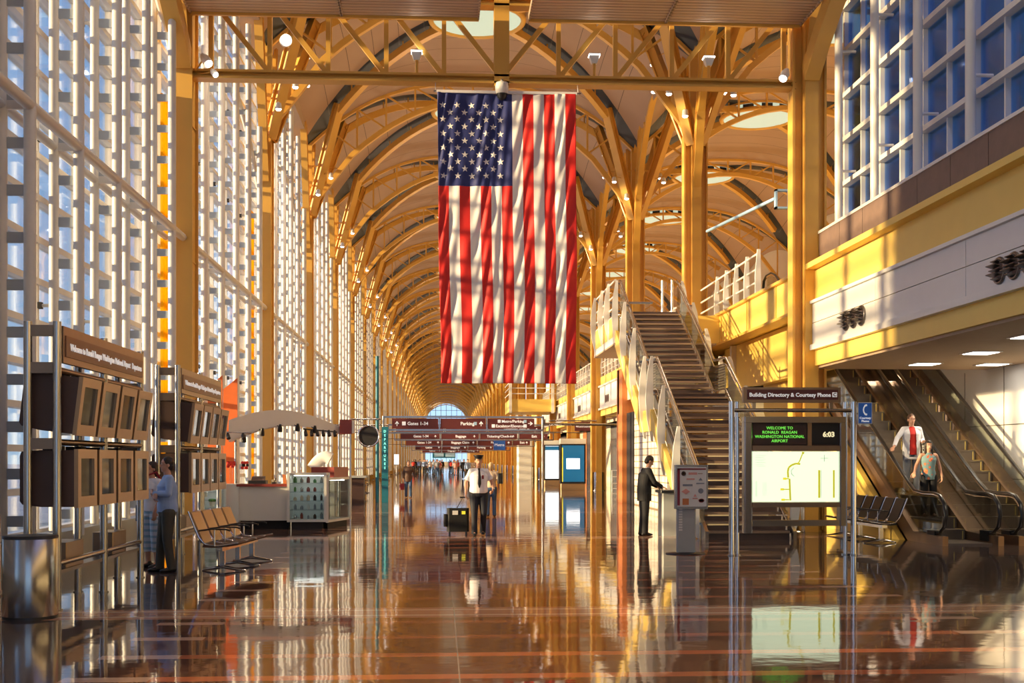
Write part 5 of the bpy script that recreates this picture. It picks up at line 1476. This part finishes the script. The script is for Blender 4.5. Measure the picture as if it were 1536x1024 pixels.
    # clothing
    for item in wear:
        kind, m = item[0], item[1]; c = MB(); nm = kind
        if kind in ('shirt', 'jacket', 'top', 'long_shirt'):
            infl = {'shirt': 1.10, 'top': 1.06, 'jacket': 1.22, 'long_shirt': 1.12}[kind]
            hem = {'shirt': -.02, 'top': -.10, 'jacket': -.20, 'long_shirt': -.04}[kind] - J['hang']
            torso_rings(c, [(V['pelvis']+Vector((0,0,hem*k)), .152*k*g*infl, .122*k*g*infl), (V['pelvis']+Vector((0,0,.05*k)), .158*k*g*infl, .125*k*g*infl), (V['waist'], .145*k*g*infl*(.92 if female else 1.02), .118*k*g*infl), (V['chest'], .165*k*(g*.5+.5)*infl, .128*k*(g*.5+.5)*infl), (V['neck']-Vector((0,0,.10*k)), .165*k*infl, .098*k*infl), (V['neck']-Vector((0,0,.035*k)), .095*k, .07*k), (V['neck']-Vector((0,0,-.005*k)), .066*k, .062*k)], m)
            if kind != 'top':
                for s in 'LR': cap(c, V['neck']-Vector((0,0,.045*k)), V['s'+s]+Vector((0,0,.004*k)), .058*k, (.072 if kind == 'jacket' else .066)*k, m)
            if kind != 'top':
                for s in 'LR':
                    a, e_, w_ = V['s'+s], V['e'+s], V['w'+s]
                    sl = .068 if kind == 'jacket' else .063
                    cap(c, a, a*.5+e_*.5, sl*k, (sl-.008)*k, m)
                    if kind == 'shirt': c.sweep([a*.5+e_*.5, a*.22+e_*.78], [.066*k, .068*k], m, 14)
                    else:
                        chain(c, [a*.5+e_*.5, e_], [(sl-.008)*k, (sl-.015)*k], m)
                        q = .93 if item[-1] != 'rolled' else .45
                        c.sweep([e_, e_*(1-q)+w_*q], [(sl-.015)*k, (sl-.027 if q > .9 else sl-.02)*k], m, 14)
            nm = 'shirt' if kind == 'long_shirt' else kind
        elif kind in ('trousers', 'capris'):
            for s in 'LR':
                h_, k_, a_ = V['h'+s], V['k'+s], V['a'+s]
                cap(c, h_+Vector((0,0,.0)), k_, .102*k*g, .074*k, m)
                if kind == 'capris': c.sweep([k_+Vector((0,0,.02)), k_*.45+a_*.55], [.073*k, .070*k], m, 14)
                else: c.sweep([k_+Vector((0,0,.02)), k_*.5+a_*.5, a_+Vector((0, .005, -.045*k))], [.073*k, .066*k, .068*k], m, 14)
            torso_rings(c, [(V['pelvis']-Vector((0,0,.10*k)), .13*k*g, .115*k*g), (V['pelvis'], .166*k*g, .128*k*g), (V['waist']-Vector((0,0,.03*k)), .150*k*g, .117*k*g)], m); nm = 'trousers'
        elif kind == 'shoes':
            for s in 'LR':
                a_ = V['a'+s]; f = Vector(J['f'+s]).normalized(); b0 = Vector((a_.x, a_.y, a_.z-.045*k))
                c.sweep([b0-f*.075*k, b0-f*.05*k, b0+f*.05*k-Vector((0,0,.004)), b0+f*.12*k-Vector((0,0,.012)), b0+f*.17*k-Vector((0,0,.018))], [(.025*k, .03*k), (.038*k, .042*k), (.042*k, .040*k), (.045*k, .028*k), (.025*k, .016*k)], m, 12, True, flat=(0,0,1))
                cap(c, a_, b0, .045*k, .046*k, m)
            nm = 'shoes'
        cme = remesh(c, nm, .0085 if fine else .018, 3)
        cme.materials.clear(); cme.materials.append(MATS[m])
        if item[-1] == 'open':
            bm = bmesh.new(); bm.from_mesh(cme)
            bmesh.ops.delete(bm, geom=[v for v in bm.verts if v.co.y < -.04*k and abs(v.co.x) < (.062+.03*max(0, 1.3*k-v.co.z))*k and v.co.z > .80*k], context='VERTS'); bm.to_mesh(cme); bm.free()
        co_ = bpy.data.objects.new(nm, cme); COL.objects.link(co_); co_.parent = t
    return t, V, hp, k
# 1 pilot walking with a case
p, V, hp, k = person('man in a white short-sleeved shirt, black tie and peaked cap pulling a case', (.80, 25.8, 0), R(4), 1.74,
    dict(kR=(-.10, -.10, .50), aR=(-.10, -.10, .085), kL=(.10, -.10, .49), aL=(.10, .12, .10), eR=(-.27, .05, 1.15), wR=(-.27, .04, .90), eL=(.29, .02, 1.16), wL=(.30, -.16, 1.02), handL=(-.25, -.6, -.75), palmL=(-1, .2, -.1), handR=(.0, .1, -1), palmR=(1, 0, 0), curl=.9, girth=1.16),
    [('trousers', 'trouser_dark'), ('shirt', 'shirt_white'), ('shoes', 'black')], ('hair_dark', 'short'))
mb = MB(); mb.sweep([(0, -.08, 1.44), (0, -.125, 1.40), (0, -.178, 1.28), (0, -.178, 1.12), (0, -.165, 1.03)], [(.028, .014), (.020, .01), (.030, .008), (.036, .008), (.012, .006)], 'black', 10, True, flat=(0, -1, 0)); mb.build('necktie', p, True)
m_ = MB(); hc = hp(0, .0, .085)
m_.lathe([(.083, -.03), (.086, .005), (.112, .038), (.108, .05), (.001, .058)], hc, 'black', 24); m_.ell(hp(0, -.09, .055), (.07, .05, .008), 'black', 14, 6); m_.build('peaked_cap', p, True)
m_ = MB(); m_.tube((-.14, 0, .97*k), (.14, 0, .97*k), .001, 'black', 4); m_ = MB(); m_.ell((.0, .0, .98*k), (.188, .152, .022), 'black', 24, 6); m_.build('belt', p, True)
MB().box(.055, .095, -.172, -.166, 1.22, 1.30, 'bag_red').build('pocket_badge', p, True)
MB().lathe([(.032, -.012), (.032, .012)], V['wL'], 'chrome', 12).build('wristwatch', p, True)
t = thing('rolling_suitcase', 'black wheeled suitcase trailing beside the man in the peaked cap', 'suitcase', (.42, 26.15, 0))
MB().cbox(.12, .60, 26.0, 26.25, .07, .58, 'luggage', .05).build('shell', t)
MB().cbox(.05, .13, 26.02, 26.2, .18, .45, 'luggage', .02).build('side_pocket', t)
for x in (.18, .54): MB().sweep([(x-.02, 26.2, .035), (x+.02, 26.2, .035)], .035, 'rubber', 12).build('wheel', t); MB().box(x-.02, x+.02, 25.98, 26.02, 0, .07, 'black').build('foot', t)
MB().box(.24, .36, 25.99, 26.0, .44, .53, 'white_paint').build('luggage_tag', t); MB().box(.44, .52, 25.99, 26.0, .45, .52, 'map_yellow').build('luggage_tag', t)
MB().sweep([(.34, 26.16, .58), (.46, 25.9, .82)], .009, 'chrome', 6).build('pull_handle', t); MB().tube((.40, 25.9, .82), (.54, 25.9, .82), .014, 'black', 8).build('grip', t)
# 2 suited man at the podium (seen from the side, turned away)
p2, V, hp, k = person('man in a black suit leaning over the podium, writing', (4.36, 25.62, 0), R(100), 1.76,
    dict(chest=(0, -.03, 1.28), neck=(0, -.06, 1.445), head=(0, -.12, 1.58), sL=(.165, -.05, 1.375), sR=(-.165, -.05, 1.375), eR=(-.21, -.16, 1.14), wR=(-.14, -.36, 1.04), eL=(.21, -.14, 1.15), wL=(.12, -.36, 1.03), handR=(.1, -.9, -.3), palmR=(.2, 0, -1), handL=(-.1, -.9, -.3), palmL=(-.2, 0, -1), look=(0, -.85, -.5), kL=(.09, -.01, .48), kR=(-.09, .0, .48)),
    [('trousers', 'suit_black'), ('jacket', 'suit_black'), ('shoes', 'black')], ('hair_dark', 'short'))
m_ = MB(); m_.lathe([(.062, 0), (.060, .03)], V['neck']-Vector((0,0,.01)), 'shirt_white', 16); m_.build('shirt_collar', p2, True)
# 3 man in blue shirt with folded arms, profile towards the window
p3, V, hp, k = person('grey-haired man in a light blue shirt with folded arms reading the monitors', (-3.98, 17.72, 0), R(-68), 1.69,
    dict(eL=(.25, -.02, 1.17), wL=(.02, -.22, 1.18), eR=(-.25, -.02, 1.15), wR=(.0, -.20, 1.13), handL=(-1, -.1, .2), palmL=(0, 1, 0), handR=(1, -.1, .1), palmR=(0, 1, 0), curl=.4, girth=1.08, look=(0, -1, .06), aL=(.12, .04, .085), aR=(-.10, -.10, .085), kR=(-.10, -.07, .48)),
    [('trousers', 'trouser_olive'), ('long_shirt', 'shirt_blue'), ('shoes', 'black')], ('hair_dark', 'short'))
m_ = MB(); m_.ell((0, 0, .985*k), (.178, .14, .02), 'black', 24, 6); m_.build('belt', p3, True)
# 4 woman beside him
p4, V, hp, k = person('dark-haired woman in pale striped capris with a maroon strap, hand at her mouth', (-4.36, 18.4, 0), R(-40), 1.62,
    dict(eR=(-.22, -.06, 1.16), wR=(-.09, -.20, 1.37), handR=(.3, -.1, .9), palmR=(0, 1, 0), eL=(.23, .0, 1.15), wL=(.20, -.10, .92), curl=.5, look=(-.1, -1, 0)),
    [('capris', 'striped_cloth'), ('shirt', 'shirt_white'), ('shoes', 'black')], ('hair_dark', 'bob'), female=True)
m_ = MB(); m_.sweep([(.05, -.13, 1.32), (.09, -.12, 1.40), (.10, 0, 1.44), (.06, .12, 1.32), (-.08, .15, 1.1), (-.16, .06, .95), (-.17, -.06, .92)], [(.022, .006)]*7, 'bag_red', 8); m_.build('bag_strap', p4, True)
MB().cbox(-.27, -.19, -.12, .10, .70, .94, 'grey_cloth', .03).build('shoulder_bag', p4, True)
# 5, 6 couple riding the escalator
p5, V, hp, k = person('man in a red shirt and open white overshirt riding the escalator', (9.98, 24.98, .92), R(-6), 1.70,
    dict(eR=(-.33, -.08, 1.20), wR=(-.44, -.26, 1.02), handR=(-.5, -.7, -.4), palmR=(0, -.2, -1), eL=(.24, .0, 1.15), wL=(.20, -.22, 1.10), handL=(-.2, -.9, 0), palmL=(0, 0, 1), look=(.1, -1, -.05)),
    [('trousers', 'grey_cloth'), ('top', 'red_cloth'), ('jacket', 'shirt_white', 'open'), ('shoes', 'black')], ('hair_brown', 'short'))
mb = MB(); mb.sweep([(.18, -.26, 1.12), (.20, -.27, .98), (.22, -.27, .80), (.22, -.26, .72)], [(.05, .02), (.10, .05), (.11, .06), (.05, .03)], 'check_bag', 14); mb.build('checked_bag', p5, True)
p6, V, hp, k = person('woman in a floral halter top holding the escalator handrail', (9.98, 24.08, .462), R(-4), 1.58,
    dict(eR=(-.27, .02, 1.16), wR=(-.36, -.14, 1.02), handR=(-.4, -.7, -.6), palmR=(.3, 0, -1), eL=(.25, .02, 1.15), wL=(.28, -.06, .92)),
    [('trousers', 'suit_black'), ('top', 'floral_top'), ('shoes', 'jacket_brown')], ('hair_dark', 'long'), 'skin', True)
# 7 woman with a red bag
p7, V, hp, k = person('woman in a dark jacket and jeans walking with a dark red bag', (-1.42, 52., 0), R(8), 1.62,
    dict(kL=(.09, -.12, .50), aL=(.09, -.12, .085), aR=(-.09, .14, .11), wL=(.34, -.06, .92), eL=(.28, .0, 1.16)),
    [('trousers', 'denim'), ('jacket', 'jacket_brown'), ('shoes', 'jacket_brown')], ('hair_brown', 'bob'), female=True, fine=False)
MB().cbox(-.40, -.18, -.10, .04, .34, .62, 'bag_red', .03).build('handbag', p7, True)
MB().sweep([(-.36, -.03, .62), (-.29, -.03, .80), (-.22, -.03, .62)], .012, 'bag_red', 6).build('bag_strap', p7, True)
# 8 blonde woman behind the pilot
p8, V, hp, k = person('blonde woman in jeans half hidden behind the man in the peaked cap', (1.42, 34.3, 0), R(170), 1.58,
    dict(aL=(.09, .12, .1), kR=(-.09, -.1, .5)), [('trousers', 'denim'), ('shirt', 'beige_cloth'), ('shoes', 'jacket_brown')], ('hair_blonde', 'bob'), female=True, fine=False)
MB().cbox(-.34, -.20, -.12, .14, .95, 1.25, 'black', .03).build('shoulder_bag', p8, True)
# 9 seated traveller on the far seats
p9, V, hp, k = person('dark-haired traveller sitting on the wood-backed seats past the display cases', (-3.95, 38.4, .0), R(80), 1.65,
    dict(pelvis=(0, 0, .55), waist=(0, .02, .70), chest=(0, .0, .90), neck=(0, -.03, 1.08), head=(0, -.08, 1.23), sL=(.17, -.02, 1.02), sR=(-.17, -.02, 1.02), eL=(.24, -.05, .77), eR=(-.24, -.05, .77), wL=(.12, -.28, .72), wR=(-.12, -.28, .72), hL=(.09, -.02, .53), hR=(-.09, -.02, .53), kL=(.12, -.44, .50), kR=(-.12, -.44, .50), aL=(.12, -.42, .085), aR=(-.12, -.42, .085), handL=(-.5, -.8, 0), handR=(.5, -.8, 0), look=(0, -.8, -.5)),
    [('trousers', 'trouser_dark'), ('jacket', 'grey_cloth'), ('shoes', 'black')], ('hair_dark', 'short'), fine=False)
# distant crowd
CP = []
walkA = dict(kL=(.09, -.12, .50), aL=(.09, -.14, .09), aR=(-.09, .16, .12)); walkB = dict(kR=(-.09, -.12, .50), aR=(-.09, -.14, .09), aL=(.09, .16, .12), wR=(-.26, -.15, .9))
for (a, tr, tp_, hr, fem, po) in (('x', 'trouser_dark', ('jacket', 'suit_black'), ('hair_dark', 'short'), False, walkA), ('x', 'denim', ('shirt', 'grey_cloth'), ('hair_brown', 'short'), False, walkB),
        ('x', 'trouser_olive', ('long_shirt', 'shirt_blue'), ('hair_dark', 'short'), False, {}), ('x', 'trouser_dark', ('shirt', 'red_cloth'), ('hair_dark', 'bob'), True, walkA), ('x', 'denim', ('shirt', 'shirt_white'), ('hair_blonde', 'bob'), True, walkB), ('x', 'pink_cloth', ('shirt', 'pink_cloth'), ('hair_brown', 'bob'), True, {})):
    q, *_ = person('x', (0, 0, 0), 0, 1.62 if fem else 1.74, po, [('trousers', tr), tp_, ('shoes', 'black')], hr, female=fem, fine=False); CP.append(q)
r2 = random.Random(11)
nb = [((-.35, 111, 0), 1, 'man in dark clothes walking ahead of the distant crowd'), ((1.55, 131, 0), 5, 'small figure in pink walking at the edge of the distant crowd'), ((2.1, 96, 0), 2, 'man in a blue shirt just behind the man in the peaked cap'), ((1.95, 104, 0), 0, 'dark figure beside the distant man in blue'), ((-.2, 122, 0), 3, 'traveller in red at the front of the distant crowd')]
usedp = set()
def put(i, loc, rz, lab, grp=None):
    c = CP[i] if i not in usedp else copy_tree(CP[i]); usedp.add(i)
    c.location = loc; c.rotation_euler = (0, 0, rz); c['label'] = lab
    if grp: c['group'] = grp
for loc, i, lab in nb: put(i, loc, R(r2.uniform(-20, 20)), lab)
for q in range(34):
    y = 135+q*1.9; x = -4.0+r2.random()*6.6+(y-135)*.004
    put(q % 5 if q else 4, (x, y, 0), R(r2.choice([0, 180])+r2.uniform(-40, 40)), 'tiny figure in the dense crowd at the far end of the hall', 'distant crowd')
for i, q in enumerate(((-4.2, 54.0), (-4.1, 59.2))): pass
# ------------------------------------------------------------------ outside
struct('ground_outside', MB().box(-400, -6.7, -100, 600, -.6, -.35, 'concrete_out'))
# ------------------------------------------------------------------ light and camera
w = bpy.data.worlds.new('World'); SC.world = w; w.use_nodes = True
nt = w.node_tree; nt.nodes.clear()
out = nt.nodes.new('ShaderNodeOutputWorld'); bg = nt.nodes.new('ShaderNodeBackground')
tc = nt.nodes.new('ShaderNodeTexCoord'); sp = nt.nodes.new('ShaderNodeSeparateXYZ'); nt.links.new(tc.outputs['Generated'], sp.inputs[0])
f = mth(nt, 'POWER', mth(nt, 'MAXIMUM', sp.outputs[2], 0.), .6)
nt.links.new(mixc(nt, f, (.56, .78, 1.), (.13, .37, .92)), bg.inputs[0]); bg.inputs[1].default_value = 1.35
nt.links.new(bg.outputs[0], out.inputs[0])
def light(kind, name, loc, energy, col, rot=(0,0,0), **kw):
    l = bpy.data.lights.new(name, kind); l.energy = energy; l.color = col
    for a, b in kw.items(): setattr(l, a, b)
    o = bpy.data.objects.new(name, l); COL.objects.link(o); o.location = loc; o.rotation_euler = rot
    return o
s = light('SUN', 'sun', (-40, -10, 12), 11., (1., .70, .36), angle=R(1.5))
s.rotation_euler = Vector((.965, .22, -.135)).to_track_quat('-Z', 'Y').to_euler()
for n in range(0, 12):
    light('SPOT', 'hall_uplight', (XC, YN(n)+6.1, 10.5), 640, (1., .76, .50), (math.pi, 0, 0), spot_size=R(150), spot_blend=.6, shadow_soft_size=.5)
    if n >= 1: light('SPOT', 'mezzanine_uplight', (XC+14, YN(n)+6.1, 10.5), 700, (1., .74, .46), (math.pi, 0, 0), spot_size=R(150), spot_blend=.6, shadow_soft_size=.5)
for n in range(-1, 5):
    for x in (-3.4, 6.1):
        light('SPOT', 'fill_downlight', (x, YN(n)+1.2, 13.2), (200, 330, 620, 760, 800, 800)[n+1], (1., .84, .66), (R(12), 0, 0), spot_size=R(140), spot_blend=.7, shadow_soft_size=.5)  # added warm fill spots that brighten the lower hall and the flag
for x, y in ((11, 24.5), (11.5, 19.5), (11., 30.)):
    light('AREA', 'soffit_lamp', (x, y, 3.6), 60, (1, .86, .65), (0, 0, 0), size=1.)
cam = bpy.data.cameras.new('Camera'); co = bpy.data.objects.new('Camera', cam); COL.objects.link(co)
cam.sensor_width = 36; cam.lens = 36*1800/1536; cam.shift_y = 178/1536; cam.clip_end = 2000
co.location = (0, 0, 1.62); co.rotation_euler = (R(90), 0, -R(3.37))
SC.camera = co
SC.view_settings.view_transform = 'Standard'; SC.view_settings.look = 'None'
SC.view_settings.exposure = 0.; SC.view_settings.gamma = 1.
SC.cycles.max_bounces = 6; SC.cycles.diffuse_bounces = 4; SC.cycles.glossy_bounces = 3; SC.cycles.transparent_max_bounces = 24
SC.cycles.use_denoising = True
SC.cycles.sample_clamp_indirect = 6.
